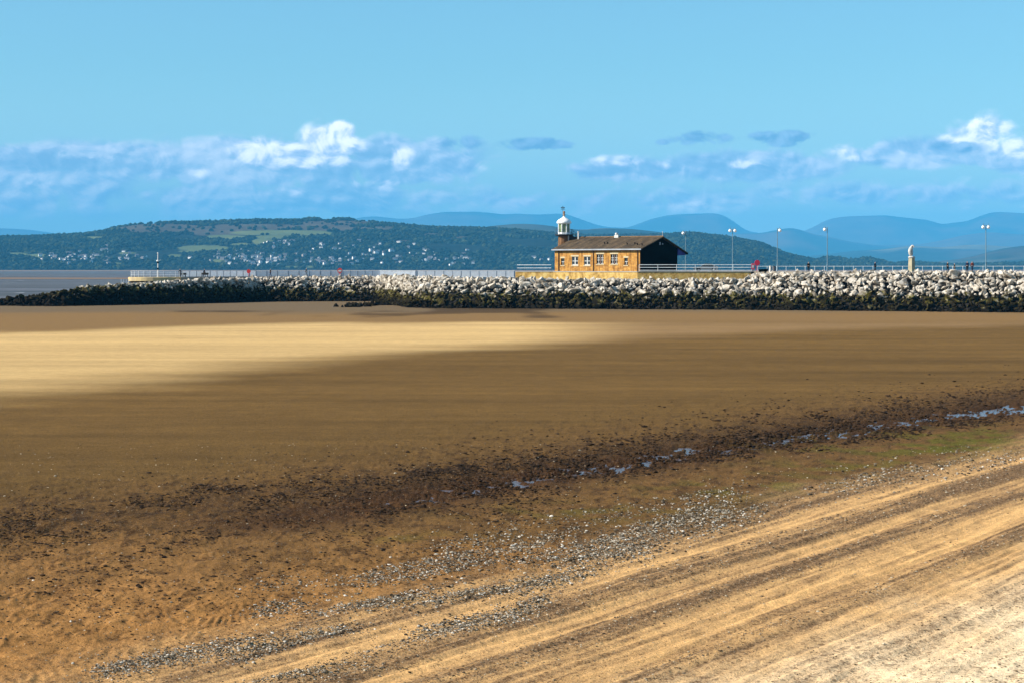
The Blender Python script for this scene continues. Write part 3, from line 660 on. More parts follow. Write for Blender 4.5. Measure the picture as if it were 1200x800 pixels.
# on the head
hp = Vector((*at(184, 330, 424).xy, 5.2)); P0 = [(184+ dx*2400/424, 424+dy) for dx, dy in [(5.4*math.cos(t), 4.3*math.sin(t)) for t in np.linspace(-math.pi, 0, 13)]]
railing(P0, 5.24, 'pale curved railing around the round end platform of the jetty', h=1.25, step=1.45, rails=(1.25, .85, .45), rr_=.03, rm=m_bal)
P0 = [(184+ dx*2400/424, 424+dy) for dx, dy in [(5.4*math.cos(t), 4.3*math.sin(t)) for t in np.linspace(math.pi*.98, .02, 13)]]
railing(P0, 5.24, 'railing around the rear of the round end platform behind the mast', h=1.25, step=1.45, rails=(1.25, .85, .45), rr_=.03, rm=m_bal, pm=m_drail)
railing([(142, 410), (151, 412)], 3.75, 'short pale handrail on the rocks left of the round end platform', h=1.1, step=.8, rails=(1.1, .55), rm=m_bal)

# ------------------------------------------------------------------ station building
TH = R(38); CY = 369.5; CX = (750-600)/F*CY; L = 19.2
def lx(px):
    """x on the front wall (local, 0 at the near corner, negative to the left)"""
    lo, hi = -L-2, 1.0
    for _ in range(40):
        mid = (lo+hi)/2; X = CX+mid*math.cos(TH); Y = CY-mid*math.sin(TH)
        if 600+F*X/Y < px: lo = mid
        else: hi = mid
    return (lo+hi)/2
def lz(px, py):
    x = lx(px); Y = CY-x*math.sin(TH); return E-(py-HZ)/F*Y-DZ
bld = empty('station_building', (CX, CY, DZ), -TH); tag(bld, 'long single storey yellow stone building with dark slate roof and shaded gable', 'building')
m_ash, nt, b = new_mat('golden_sandstone', rough=.9, spec=.15); oc = nt.nodes.new('ShaderNodeTexCoord').outputs['Object']
mp = nd(nt, 'ShaderNodeMapping'); mp.inputs['Rotation'].default_value = (R(90), 0, 0); nt.links.new(oc, mp.inputs[0])
br = nd(nt, 'ShaderNodeTexBrick'); nt.links.new(mp.outputs[0], br.inputs[0]); br.inputs['Scale'].default_value = 1; br.inputs['Brick Width'].default_value = .62; br.inputs['Row Height'].default_value = .30
br.inputs['Mortar Size'].default_value = .018; br.inputs['Color1'].default_value = (.52, .26, .060, 1); br.inputs['Color2'].default_value = (.38, .175, .040, 1); br.inputs['Mortar'].default_value = (.30, .20, .09, 1)
n1 = noise(nt, oc, 1.1, 6, .7); c = mixc(nt, 1.0, br.outputs[0], ramp(nt, [(.32, (.50, .42, .36)), (.48, (.95, .95, .95)), (.56, (1.05, 1.05, 1)), (.68, (1.5, 1.75, 1.8))], n1), 'MULTIPLY')
mps = nd(nt, 'ShaderNodeMapping'); mps.inputs['Scale'].default_value = (2.2, 2.2, .25); nt.links.new(oc, mps.inputs[0]); c = mixc(nt, 1.0, c, ramp(nt, [(.35, (.62, .58, .52)), (.55, (1.05, 1.05, 1.05))], noise(nt, mps.outputs[0], 1.0, 5, .6)), 'MULTIPLY'); nt.links.new(c, b.inputs['Base Color'])
bump(nt, b, noise(nt, oc, 6, 4), .03)
m_black = simple('black_with_gable_shade', (.004, .004, .004), (.003, .003, .003), 2, 1.0, .0)  # near black for dark fittings; on the gable it holds the shade
m_roof, nt, b = new_mat('stone_slate_roof', rough=.9, spec=.12); oc = nt.nodes.new('ShaderNodeTexCoord').outputs['Object']
br = nd(nt, 'ShaderNodeTexBrick'); nt.links.new(oc, br.inputs[0]); br.inputs['Scale'].default_value = 1; br.inputs['Brick Width'].default_value = .35; br.inputs['Row Height'].default_value = .28
br.inputs['Mortar Size'].default_value = .012; br.inputs['Color1'].default_value = (.10, .070, .042, 1); br.inputs['Color2'].default_value = (.065, .046, .028, 1); br.inputs['Mortar'].default_value = (.02, .018, .015, 1)
mp = nd(nt, 'ShaderNodeMapping'); mp.inputs['Scale'].default_value = (.9, .25, .3); nt.links.new(oc, mp.inputs[0])
n1 = noise(nt, mp.outputs[0], 1.2, 5, .65); nt.links.new(mixc(nt, 1.0, br.outputs[0], ramp(nt, [(.32, (.5, .5, .5)), (.5, (1, 1, 1)), (.7, (1.7, 1.6, 1.4))], n1), 'MULTIPLY'), b.inputs['Base Color'])
WINS = [(659.4, 303, 311, 4.0, 'small'), (673.7, 301, 311.3, 7.4, 'white'), (688, 301, 311.3, 7.4, 'white'), (703.3, 298.2, 310, 8.2, 'dark'), (719.7, 298.2, 310, 8.2, 'dark'), (733.6, 302.5, 311, 4.2, 'small')]
ops = []
for px, y0, y1, wd, kd in WINS:
    ops.append((lx(px-wd/2), lx(px+wd/2), lz(px, y1), lz(px, y0), kd))
WH = 4.08; T = .4
w = MB(); xs = sorted({-L, 0.0} | {o[0] for o in ops} | {o[1] for o in ops}); zs = sorted({-.3, WH} | {o[2] for o in ops} | {o[3] for o in ops})
for a_, b_ in zip(xs[:-1], xs[1:]):
    for c_, d_ in zip(zs[:-1], zs[1:]):
        cx_, cz_ = (a_+b_)/2, (c_+d_)/2
        if any(o[0] < cx_ < o[1] and o[2] < cz_ < o[3] for o in ops): continue
        w.add([(a_, 0, c_), (b_, 0, c_), (b_, 0, d_), (a_, 0, d_)], [(0, 1, 2, 3)])
for o_ in ops:
    a_, b_, c_, d_ = o_[:4]
    w.add([(a_, 0, c_), (b_, 0, c_), (b_, T, c_), (a_, T, c_), (a_, 0, d_), (b_, 0, d_), (b_, T, d_), (a_, T, d_)], [(0, 1, 2, 3), (4, 5, 6, 7), (0, 3, 7, 4), (1, 2, 6, 5)])
w.build('front_wall', m_ash, bld)
RW, WW, EW = 6.75, 12.2, 14.8; RZ, EZ0, EZ1 = 6.2, 4.08, 3.35     # ridge, wall depth, far eave; heights
def roofz(y): return EZ0 + (RZ-EZ0)*(y/RW) if y < RW else RZ + (EZ1-RZ)*((y-RW)/(EW-RW))
MB().prism([(.02, -.3), (WW, -.3), (WW, roofz(WW)-.05), (RW, RZ-.05), (.02, WH-.05)], 'x', -.35, -.002).build('gable_wall', m_black, bld)  # this wall's shade is put into its near-black colour
MB().prism([(.02, -.3), (WW, -.3), (WW, roofz(WW)-.05), (RW, RZ-.05), (.02, WH-.05)], 'x', -L+.002, -L+.35).build('end_wall', m_ash, bld)
MB().box(-L+.36, -.36, WW-.3, WW, -.3, roofz(WW)-.1).build('rear_wall', m_ash, bld)
# roof with overhangs
th = .16; e0 = .45
z0 = EZ0 - (RZ-EZ0)/RW*e0
MB().prism([(-e0, z0+.02), (RW, RZ+.02), (EW, EZ1+.02), (EW, EZ1+.02+th), (RW, RZ+.02+th*1.1), (-e0, z0+.02+th)], 'x', -L-.35, .55).build('roof', m_roof, bld)
rt = MB().tube((-L-.36, RW, RZ+.22), (.56, RW, RZ+.22), .11, n=8).build('ridge_tiles', simple('ridge_tile', (.20, .115, .05), (.12, .07, .035), 2), bld)
m_gut = simple('grey_gutter_paint', (.34, .37, .41), (.25, .28, .32), 1, .5, .4)
MB().box(-L-.38, .58, -e0-.14, -e0-.003, z0-.06, z0+.17).build('gutter', m_gut, bld)
m_blue = simple('blue_canopy_paint', (.02, .03, .22), (.015, .02, .15), 1, .6)
MB().prism([(WW+.003, EZ1-.35), (EW-.05, EZ1-.35), (EW-.05, EZ1-.01), (WW+.003, roofz(WW)-.03)], 'x', -L+.1, .15).build('canopy', m_blue, bld)
MB().box(-L-.3, .57, EW+.003, EW+.14, EZ1-.22, EZ1+.16).build('fascia', m_black, bld)
m_pipe = simple('dark_downpipe_paint', (.10, .045, .02), (.07, .03, .015), 2, .6)
for px in (654.8, 695.6, 747.3):
    x = lx(px); MB().tube((x, -.10, -.25), (x, -.10, z0+.0), .07, n=8).build('downpipe', m_pipe, bld)
m_lint = simple('pale_stone_lintel', (.56, .45, .27), (.45, .35, .2), 3); m_wfr = simple('white_window_paint', (.58, .58, .56), (.46, .46, .44), 4, .5); m_bfr = simple('brown_window_paint', (.10, .06, .045), (.07, .04, .03), 4, .5)
m_glass, nt, b = new_mat('dark_window_glass', (.02, .025, .03), .08, .5)
for a_, b_, c_, d_, kd in ops:
    root = MB(); t_ = .09; y0, y1 = .12, .20
    root.box(a_+.002, a_+t_, y0, y1, c_+.002, d_-.002).box(b_-t_, b_-.002, y0, y1, c_+.002, d_-.002).box(a_+t_, b_-t_, y0, y1, c_+.002, c_+t_).box(a_+t_, b_-t_, y0, y1, d_-t_, d_-.002)
    fr = root.build('window', m_bfr if kd != 'white' else m_wfr, bld)
    s = MB(); mx = (a_+b_)/2; mz = (c_+d_)/2
    if kd == 'white':
        s.box(mx-.10, mx+.10, y0-.03, y1, c_+t_, d_-t_).box(a_+t_, mx-.10, y0-.02, y1-.01, mz-.06, mz+.06).box(mx+.10, b_-t_, y0-.02, y1-.01, mz-.06, mz+.06)
        s.box(a_+t_, mx-.1, y0-.02, y1-.01, c_+t_, c_+t_+.12).box(mx+.1, b_-t_, y0-.02, y1-.01, c_+t_, c_+t_+.12)
        s.build('glazing_bars', m_wfr, fr)
    elif kd == 'dark':
        s.box(mx-.13, mx+.13, y0-.03, y1, c_+t_, d_-t_)
        s.build('mullion', m_bfr, fr); s = MB()
        for q0, q1 in ((a_+t_, mx-.13), (mx+.13, b_-t_)):
            qm = (q0+q1)/2; s.box(qm-.03, qm+.03, y0-.02, y1-.01, c_+t_, d_-t_)
            for zz_ in (c_+t_+.05, mz-.15, mz+.25): s.box(q0, qm-.03, y0-.02, y1-.01, zz_-.04, zz_+.05).box(qm+.03, q1, y0-.02, y1-.01, zz_-.04, zz_+.05)
        s.build('glazing_bars', m_wfr, fr)
    else:
        s.box(a_+t_, b_-t_, y0-.02, y1-.01, mz-.05, mz+.05).box(mx-.04, mx+.04, y0-.02, y1-.01, c_+t_, mz-.05).build('glazing_bars', m_wfr, fr)
    MB().box(a_+.003, b_-.003, y1+.003, y1+.03, c_+.003, d_-.003).build('pane', m_glass, fr)
    MB().box(a_-.15, b_+.15, -.025, .1, d_+.003, d_+.30).build('lintel', m_lint, fr); MB().box(a_-.12, b_+.12, -.08, .11, c_-.16, c_-.003).build('sill', m_lint, fr)
# roof vent cowl, small vents, flue
def rx(px, ly_):
    lo, hi = -L-2, 3.0
    for _ in range(40):
        mid = (lo+hi)/2; X = CX+mid*math.cos(TH)+ly_*math.sin(TH); Y = CY-mid*math.sin(TH)+ly_*math.cos(TH)
        if 600+F*X/Y < px: lo = mid
        else: hi = mid
    return (lo+hi)/2
x = rx(724, RW); v = MB().box(x-.45, x+.45, RW-.55, RW-.05, RZ-.1, RZ+.55).lathe([(.2, RZ+.5), (.32, RZ+.75), (.25, RZ+.95)], 10, (x-.05, RW-.3)); v.build('roof_vent', m_wfr, bld)
for px, t_ in ((708.5, .45), (712, .45), (735, .35), (744, .38), (747, .3), (752.5, .25)):
    y = RW*t_*.85; x = rx(px, y); z = roofz(y)+.15; MB().tube((x, y, z-.05), (x, y, z+.28), .09, n=8).tube((x, y, z+.28), (x, y, z+.36), .15, n=8).build('roof_vent', m_black, bld)
MB().tube((.35, RW, RZ+.2), (.35, RW, RZ+.95), .035, n=6).lathe([(.02, RZ+.93), (.11, RZ+1.03), (.02, RZ+1.14)], 8, (.35, RW)).build('finial', m_wfr, bld)
MB().box(.002, .12, RW-.55, RW-.25, RZ-1.35, RZ-.85).box(.002, .1, RW+.35, RW+.6, RZ-1.3, RZ-1.05).build('floodlight', m_gut, bld)

# ------------------------------------------------------------------ lighthouse lantern tower
TY = 386.5; TX = (661-600)/F*TY; k_ = TY/F
def tz(py): return E+(HZ-py)*k_
lh = empty('lighthouse', (TX, TY, DZ)); tag(lh, 'small stone lighthouse tower with white domed lantern behind the station building', 'lighthouse')
m_tstone = simple('brown_tower_stone', (.20, .105, .05), (.08, .05, .03), .9, .9, .1, bd=.05)
a = MB().lathe([(1.30, -.3), (1.2, 3.0), (1.1, tz(277)-DZ), (1.28, tz(276.2)-DZ)], 12, smooth=False); a.build('tower', m_tstone, lh)
m_bmet = simple('black_painted_iron', (.03, .035, .045), (.02, .022, .03), 2, .6)
gz = tz(275.6)-DZ
MB().lathe([(1.25, gz-.22), (1.72, gz-.08), (1.75, gz+.08)], 16).build('gallery', m_bmet, lh)
r_ = MB()
for k in range(12):
    t = 2*math.pi*k/12; r_.tube((1.65*math.cos(t), 1.65*math.sin(t), gz+.05), (1.65*math.cos(t), 1.65*math.sin(t), gz+1.05), .03, n=5)
for hh in (.5, 1.05):
    for k in range(12):
        t, t2 = 2*math.pi*k/12, 2*math.pi*(k+1)/12; r_.tube((1.65*math.cos(t), 1.65*math.sin(t), gz+hh), (1.65*math.cos(t2), 1.65*math.sin(t2), gz+hh), .028, n=5)
r_.build('gallery_railing', m_drail, lh)
l0, l1, l2 = gz+.1, tz(262)-DZ, tz(255)-DZ; LR = 1.12
m_wp = simple('white_lantern_paint', (.84, .84, .82), (.74, .74, .72), 2, .45, .4)
fr = MB().lathe([(LR+.1, l0), (LR+.1, l0+.35), (LR, l0+.38)], 8, smooth=False, ph=.5)
for k in range(8):
    t = 2*math.pi*(k+.5)/8; fr.tube((LR*math.cos(t), LR*math.sin(t), l0+.35), (LR*math.cos(t), LR*math.sin(t), l1), .085, n=6)
fr.lathe([(LR+.06, l1-.12), (LR+.12, l1-.02)], 8, smooth=False, ph=.5)
fr.build('lantern_frame', m_wp, lh)
m_pane, nt, b = new_mat('lantern_glass', (.17, .21, .10), .1, .5)
MB().lathe([(LR-.08, l0+.36), (LR-.08, l1-.1)], 8, smooth=False, ph=.5).build('lantern_glass', m_pane, lh)
MB().lathe([(1.34, l1-.02), (1.40, l1+.15), (1.32, l1+.38), (1.04, l1+.68), (.6, l1+.92), (.3, l2), (.22, l2+.15)], 20).build('dome', m_wp, lh)
z = l2+.1; MB().lathe([(.20, z), (.16, z+.28), (.27, z+.38), (.27, z+.5), (.12, z+.62), (.24, z+.8), (.2, z+1.0), (.05, z+1.1)], 12).build('finial', simple('copper_finial', (.45, .40, .34), (.2, .11, .06), 3), lh)
vz = tz(243)-DZ; va = MB().tube((-.22, 0, l2-.1), (-.22, 0, vz), .035, n=6).tube((-.6, 0, vz-.45), (.2, 0, vz-.45), .03, n=6).tube((-.22, -.4, vz-.6), (-.22, .4, vz-.6), .03, n=6)
va.add([(-.55, 0, vz-.25), (.15, 0, vz-.25), (.1, 0, vz-.02), (-.2, .03, vz-.1), (-.6, 0, vz), (-.2, -.03, vz-.15)], [(0, 1, 2, 3, 4), (0, 5, 1)]); va.lathe([(.02, vz), (.12, vz+.08), (.02, vz+.18)], 8, (-.22, 0)); va.build('weather_vane', m_bmet, lh)
# stair block going down to the right and the pale flue
st = MB().prism([(.6, 3.2), (2.75, 3.2), (2.75, gz-1.05), (1.55, gz-.1), (.6, gz-.1)], 'y', -.55, .55); st.build('stair_block', m_bmet, lh)
sr = MB()
for i in range(4):
    x = 1.7+i*.42; zt = gz+.75-(x-1.7)*.85; sr.tube((x, -.5, zt-.9), (x, -.5, zt), .03, n=5)
sr.tube((1.65, -.5, gz+.8), (3.0, -.5, gz-.32), .035, n=5).tube((1.65, -.5, gz+.4), (3.0, -.5, gz-.72), .03, n=5).build('stair_railing', m_drail, lh)
MB().tube((.80, -1.02, 3.2), (.80, -1.02, gz-.1), .13, n=10).build('waste_pipe', simple('grey_pipe', (.42, .38, .34), (.33, .3, .27), 2), lh)
MB().tube((2.68, -1.4, 3.8), (2.68, -1.4, tz(272.5)-DZ), .15, n=10).tube((2.68, -1.4, tz(272.5)-DZ), (2.68, -1.4, tz(271.8)-DZ), .22, n=10).build('flue', simple('pale_flue', (.62, .6, .58), (.5, .48, .46), 2), lh)

# ------------------------------------------------------------------ lamp posts
m_pole = simple('galvanised_blue_pole', (.16, .25, .30), (.11, .18, .23), 3, .5, .4, .1); m_globe, nt, b = new_mat('lamp_globe', (.80, .80, .78), .25, .5)
def lamp(px, ytop, Y, heads, label, zb=DZ):
    top = E+(HZ-ytop)*Y/F; H = top-zb-.25; root = empty('street_lamp', ((px-600)/F*Y, Y, zb))
    MB().tube((0, 0, 0), (0, 0, 1.3), .13, n=10).tube((0, 0, 1.3), (0, 0, H), .085, .06, n=10).build('pole', m_pole, root)
    for s in heads:
        MB().tube((0, 0, H-.25), (s*.42, 0, H-.02), .035, n=6).tube((s*.42, 0, H-.35), (s*.42, 0, H+.25), .03, n=6).build('arm', m_pole, root)
        V, Fa = ico(3); me = np_mesh('globe', V*.30, Fa, True); g_ = link('globe', me, m_globe, root); g_.location = (s*.46, 0, H-.42)
        MB().lathe([(.17, H-.17), (.15, H-.08), (.05, H-.02)], 12, (s*.46, 0)).build('cap', m_pole, root)
    tag(root, label, 'lamp post', 'globe lamp posts on the jetty')
lamp(803.5, 269.5, 387, (-1,), 'single globe lamp post standing just right of the shaded gable')
lamp(858.5, 266.5, 380, (-1, 1), 'twin globe lamp post behind the white railing left of the red lifebuoy housing')
lamp(911, 266.0, 367, (1,), 'single globe lamp post beside the grey bins, its globe on the right')
lamp(969.5, 265.0, 366, (-1,), 'single globe lamp post between the bins and the bird statue')
lamp(1155.3, 262.0, 357, (-1, 1), 'twin globe lamp post right of the bird statue')

# mast on the head
root = empty('mast', tuple(at(185, 330, 424).xy)+(5.22,)); H = 4.9
MB().tube((0, 0, 0), (0, 0, H), .10, .07, n=8).build('pole', simple('white_mast_paint', (.78, .76, .74), (.6, .58, .55), 2), root)
MB().tube((0, 0, 1.55), (0, 0, 1.95), .17, n=8).tube((0, 0, 2.9), (0, 0, 3.2), .17, n=8).build('band', m_black, root)
MB().lathe([(.05, 3.2), (.24, 3.3), (.24, 3.5), (.05, 3.6)], 10, (-.05, 0)).build('lamp', m_wp, root); MB().tube((0, 0, 3.4), (.6, 0, 3.6), .03, n=6).build('arm', m_wp, root)
MB().lathe([(.1, H), (.2, H+.05), (.1, H+.2)], 8).build('top_light', m_wp, root)
tag(root, 'white navigation mast with two black bands on the round jetty head', 'mast')

# ------------------------------------------------------------------ statue
m_stat = simple('white_carved_stone', (.58, .56, .52), (.36, .35, .32), 2, .8, .2, bd=.04); m_plin = simple('cream_plinth_stone', (.42, .37, .25), (.28, .24, .16), 1.2, .9, .15, bd=.03)
SY = 356.0; root = empty('bird_statue', ((1068.3-600)/F*SY, SY, 6.2), R(-52)); ks = SY/F
pz = E+(HZ-302.3)*ks-6.2; zt = E+(HZ-286.8)*ks-6.2
MB().lathe([(.66, -.3), (.64, .1), (.53, pz-.25), (.51, pz)], 4, smooth=False, ph=.5).build('plinth', m_plin, root)
MB().lathe([(.55, pz+.003), (.62, pz+.10), (.46, pz+.26)], 10, smooth=True).build('pedestal_collar', m_stat, root)
def skin_mesh(name, joints, edges, mat, parent=None, sub=2, loc=None):
    me = bpy.data.meshes.new(name); me.from_pydata([j[:3] for j in joints], edges, []); o = link(name, me, mat, parent)
    if loc is not None: o.location = loc
    md = o.modifiers.new('skin', 'SKIN'); sv = me.skin_vertices[0].data
    for i, j in enumerate(joints):
        r_ = j[3]; sv[i].radius = (r_, j[4] if len(j) > 4 else r_); sv[i].use_root = (i == 0)
    md.use_smooth_shade = True; s = o.modifiers.new('sub', 'SUBSURF'); s.levels = s.render_levels = sub
    dg = bpy.context.evaluated_depsgraph_get(); dg.update(); ev = o.evaluated_get(dg); m2 = bpy.data.meshes.new_from_object(ev)
    o.modifiers.clear(); o.data = m2; m2.name = name
    if not m2.materials: m2.materials.append(mat)
    for p in m2.polygons: p.use_smooth = True
    return o
Hb = zt-pz
J = [(-.05, -.05, pz+Hb*.38, .46, .42), (0, 0, pz+.22, .26), (-.20, -.12, pz+Hb*.60, .52, .46), (-.04, 0, pz+Hb*.77, .33, .30), (.12, .06, pz+Hb*.92, .24, .22), (.36, .10, pz+Hb*.90, .12), (.46, .12, pz+Hb*.76, .05), (-.36, -.2, pz+.55, .16, .12)]
skin_mesh('bird', J, [(0, 1), (0, 2), (2, 3), (3, 4), (4, 5), (5, 6), (0, 7)], m_stat, root)
tag(root, 'white stone bird sculpture hunched on a tall cream plinth among the pale boulders', 'statue')

# ------------------------------------------------------------------ people
m_skin = simple('skin', (.52, .33, .24), (.48, .3, .2), 4, .6); m_hair = simple('dark_hair', (.03, .022, .018), None, 8, .7); m_whair = simple('white_hair', (.75, .74, .72), None, 8, .7)
def cloth(n, c): return simple(n, c, tuple(x*.7 for x in c), 5, .9, .1)
m_blk = cloth('black_cloth', (.015, .015, .018)); m_nav = cloth('navy_cloth', (.02, .03, .07)); m_red = cloth('rust_cloth', (.22, .05, .03)); m_gry = cloth('grey_cloth', (.12, .12, .13)); m_den = cloth('denim', (.05, .07, .12))
def person(px, Y, z, rz, label, jac, tro, hair, walk=.25, H=1.72, seated=False):
    s = H/1.72; a = walk
    hip, kn, an = .92, .50, .08
    if seated:
        feet = [(-.10, -.42, .06), (.10, -.42, .06)]; knees = [(-.10, -.45, .48), (.10, -.45, .48)]; hz_ = .50
    else:
        feet = [(-.10, -a*1.2, .07), (.10, a*1.3, .09)]; knees = [(-.10, -a*.75, .49), (.10, a*.35, .49)]; hz_ = .92
    d = hz_-.92
    tor = [(0, 0, .95+d, .15, .11), (0, 0, 1.15+d, .145, .105), (0, 0, 1.36+d, .17, .11), (0, .0, 1.48+d, .07)]
    J = tor + [(0, -.01, 1.54+d, .055), (0, -.02, 1.62+d, .092, .10), (0, -.015, 1.70+d, .07)]
    Ed = [(0, 1), (1, 2), (2, 3), (3, 4), (4, 5), (5, 6)]
    legs = []
    for sd, kk, ff in ((-1, knees[0], feet[0]), (1, knees[1], feet[1])):
        i = len(J); J += [(sd*.10, 0, .90+d, .095), (kk[0], kk[1], kk[2], .062), (ff[0], ff[1], ff[2]+.03, .042), (ff[0], ff[1]-.16, ff[2]-.02, .035)]
        Ed += [(0, i), (i, i+1), (i+1, i+2), (i+2, i+3)]; legs.append(i)
    arms = []
    for sd, sw in ((-1, 1), (1, -1)):
        i = len(J); J += [(sd*.19, 0, 1.42+d, .055), (sd*.25, sw*a*.35+.03, 1.15+d, .043), (sd*.25, sw*a*.7-.08, .92+d, .034), (sd*.245, sw*a*.75-.12, .84+d, .032)]
        Ed += [(2, i), (i, i+1), (i+1, i+2), (i+2, i+3)]; arms.append(i)
    body = skin_mesh('person', J, Ed, m_skin, None, 1)
    body.location = ((px-600)/F*Y, Y, z); body.rotation_euler = (0, 0, rz); body.scale = (s, s, s)
    g_ = .022
    jj = [tuple(list(J[k][:3])+[J[k][3]+g_, (J[k][4] if len(J[k]) > 4 else J[k][3])+g_]) for k in (0, 1, 2)] + [(0, 0, 1.47+d, .10)]; ee = [(0, 1), (1, 2), (2, 3)]
    for i in arms:
        n = len(jj); jj += [(*J[i][:3], J[i][3]+g_), (*J[i+1][:3], J[i+1][3]+g_), (*J[i+2][:3], J[i+2][3]+g_)]; ee += [(2, n), (n, n+1), (n+1, n+2)]
    skin_mesh('jacket', jj, ee, jac, body, 1)
    jj = [(0, 0, .97+d, .16, .125)]; ee = []
    for i in legs:
        n = len(jj); jj += [(*J[i][:3], J[i][3]+.02), (*J[i+1][:3], J[i+1][3]+.025), (*J[i+2][:3], J[i+2][3]+.03)]; ee += [(0, n), (n, n+1), (n+1, n+2)]
    skin_mesh('trousers', jj, ee, tro, body, 1)
    for i in legs:
        f_ = J[i+2]; t_ = J[i+3]; skin_mesh('shoe', [(f_[0], f_[1]+.03, f_[2]-.04, .052), (t_[0], t_[1], t_[2], .045)], [(0, 1)], m_blk, body, 1)
    skin_mesh('hair', [(0, .025, 1.66+d, .10, .095), (0, .0, 1.73+d, .075)], [(0, 1)], hair, body, 1)
    tag(body, label, 'person'); return body
person(211, 423, 5.24, R(200), 'person in dark coat standing on the right part of the round jetty head', m_blk, m_blk, m_hair, .05)
person(239.5, 432, LZ, R(90), 'person in dark clothes walking along the jetty left of the first red lifebuoy post', m_blk, m_nav, m_hair, .2)
person(317, 446, LZ, R(-90), 'person in black jacket walking between the two red lifebuoy posts, nearer the left one', m_blk, m_den, m_hair, .2)
person(359, 452.5, LZ, R(-100), 'white haired person in black coat walking just left of the red and white lifebuoy housing', m_blk, m_gry, m_whair, .25, 1.8)
person(947.5, 374, DZ, R(180), 'person in black coat at the railing left of the lone lamp post before the statue', m_blk, m_blk, m_hair, .05)
person(1025.5, 368, DZ, R(60), 'person in dark jacket behind the boulders midway between lamp post and statue', m_nav, m_blk, m_hair, .15)
person(1110.5, 364, DZ, R(120), 'person in black jacket behind the boulders just right of the statue', m_blk, m_blk, m_hair, .1, 1.7)
person(1118.5, 365, DZ, R(100), 'short white haired person in black beside the person in the black jacket', m_blk, m_gry, m_whair, .1, 1.45)
person(1133.5, 362, DZ, R(170), 'person in navy coat standing left of the person in the rust jacket', m_nav, m_blk, m_hair, .05, 1.8)
person(1139.3, 362, DZ, R(190), 'person in rust red jacket behind the boulders left of the twin lamp post', m_red, m_den, m_hair, .05, 1.78)

# ------------------------------------------------------------------ lifebuoys, bins, board, car
m_rp = simple('red_housing_plastic', (.62, .03, .025), (.5, .02, .02), 3, .4, .5); m_crim = simple('crimson_plastic', (.48, .012, .05), (.4, .01, .04), 3, .4, .5)
def buoy(px, Y, z, ycent, rad, label, white=True, mt=None):
    mt = mt or m_rp; root = empty('lifebuoy_post', ((px-600)/F*Y, Y, z)); c = E+(HZ-ycent)*Y/F-z
    MB().tube((0, .12, 0), (0, .12, c), .06, n=8).build('post', mt, root)
    n = 20; vs = []; a = MB()
    a.prism([(rad*.92*math.cos(2*math.pi*k/n), c+rad*math.sin(2*math.pi*k/n)) for k in range(n)], 'y', -.12, .06).build('housing', mt, root)
    if white: MB().box(-rad*.62, rad*.62, -.15, -.123, c-rad*.42, c+rad*.18).build('panel', m_wfr, root)
    return tag(root, label, 'lifebuoy')
buoy(291.5, 444, LZ, 318.2, .46, 'red round lifebuoy housing on a post, the leftmost on the jetty', False)
buoy(398.3, 453, LZ, 317.3, .58, 'red lifebuoy housing with white panel on the bend of the jetty')
buoy(887.3, 366.5, DZ, 308.3, .52, 'crimson round lifebuoy housing on a post at the right end of the yellow wall', False, m_crim)
root = empty('notice_board', (*at(882.4, 312, 364.0).xy, 5.4)); m_pink = simple('pink_board_paint', (.62, .10, .14), (.5, .08, .12), 3, .5)
MB().box(-.05, .05, .03, .1, 0, 1.6).build('post', m_blk, root); MB().box(-.30, .30, -.06, .02, 1.45, 2.55).build('board', m_pink, root); MB().box(-.16, .16, -.085, -.063, 1.75, 2.2).build('panel', m_wfr, root)
tag(root, 'pink notice board with white panel left of the crimson lifebuoy housing', 'notice board')
root = empty('litter_bin', (*at(881.9, 318, 363.4).xy, 5.35)); MB().box(-.30, .30, -.3, .3, .0, .98).build('body', m_black, root); MB().prism([(-.33, .99), (.33, .99), (.25, 1.12), (-.25, 1.12)], 'y', -.33, .33).build('lid', m_bmet, root)
tag(root, 'black square bin at the foot of the pink notice board', 'bin')
root = empty('bollard', (*at(902.8, 318, 362.5).xy, 6.35)); MB().lathe([(.22, 0), (.22, 1.0), (.18, 1.08)], 14).build('shaft', simple('pale_concrete', (.6, .56, .5), (.5, .46, .4), 2), root); MB().lathe([(.24, 1.083), (.24, 1.14), (.1, 1.2)], 14).build('cap', m_conc, root)
tag(root, 'pale round concrete bollard beside the dark grey litter bin', 'bollard')
root = empty('litter_bin', (*at(907.2, 318, 362.3).xy, 6.35)); MB().lathe([(.28, 0), (.30, .95)], 14).build('body', m_gry, root); MB().lathe([(.31, .953), (.31, 1.04), (.2, 1.12)], 14).build('lid', m_bmet, root)
tag(root, 'dark grey round litter bin between the pale bollard and a lamp post', 'bin')
root = empty('barrier', (*at(894.5, 318, 363.5).xy, 6.3))
b_ = MB().box(-.8, .8, -.04, .04, .15, .62).build('panel', m_black, root)
for s in (-.7, .7): MB().tube((s, .08, 0), (s, .08, .7), .05, n=8).build('post', m_bmet, root)
tag(root, 'low black barrier between the crimson lifebuoy housing and the pale bollard', 'barrier')
for px, lab in ((208, 'dark timber bench on the round head beside the standing person'), (234, 'dark timber bench by the path right of the round head')):
    root = empty('bench', (*at(px+6, 325, 424 if px == 208 else 431).xy, 5.24))
    MB().box(-.75, .75, -.25, .25, .42, .48).build('seat', m_dark, root); MB().box(-.75, .75, .22, .28, .5, .88).build('backrest', m_dark, root)
    for s in (-.6, .6): MB().box(s-.05, s+.05, -.22, .22, 0, .417).build('leg', m_dark, root)
    tag(root, lab, 'bench')
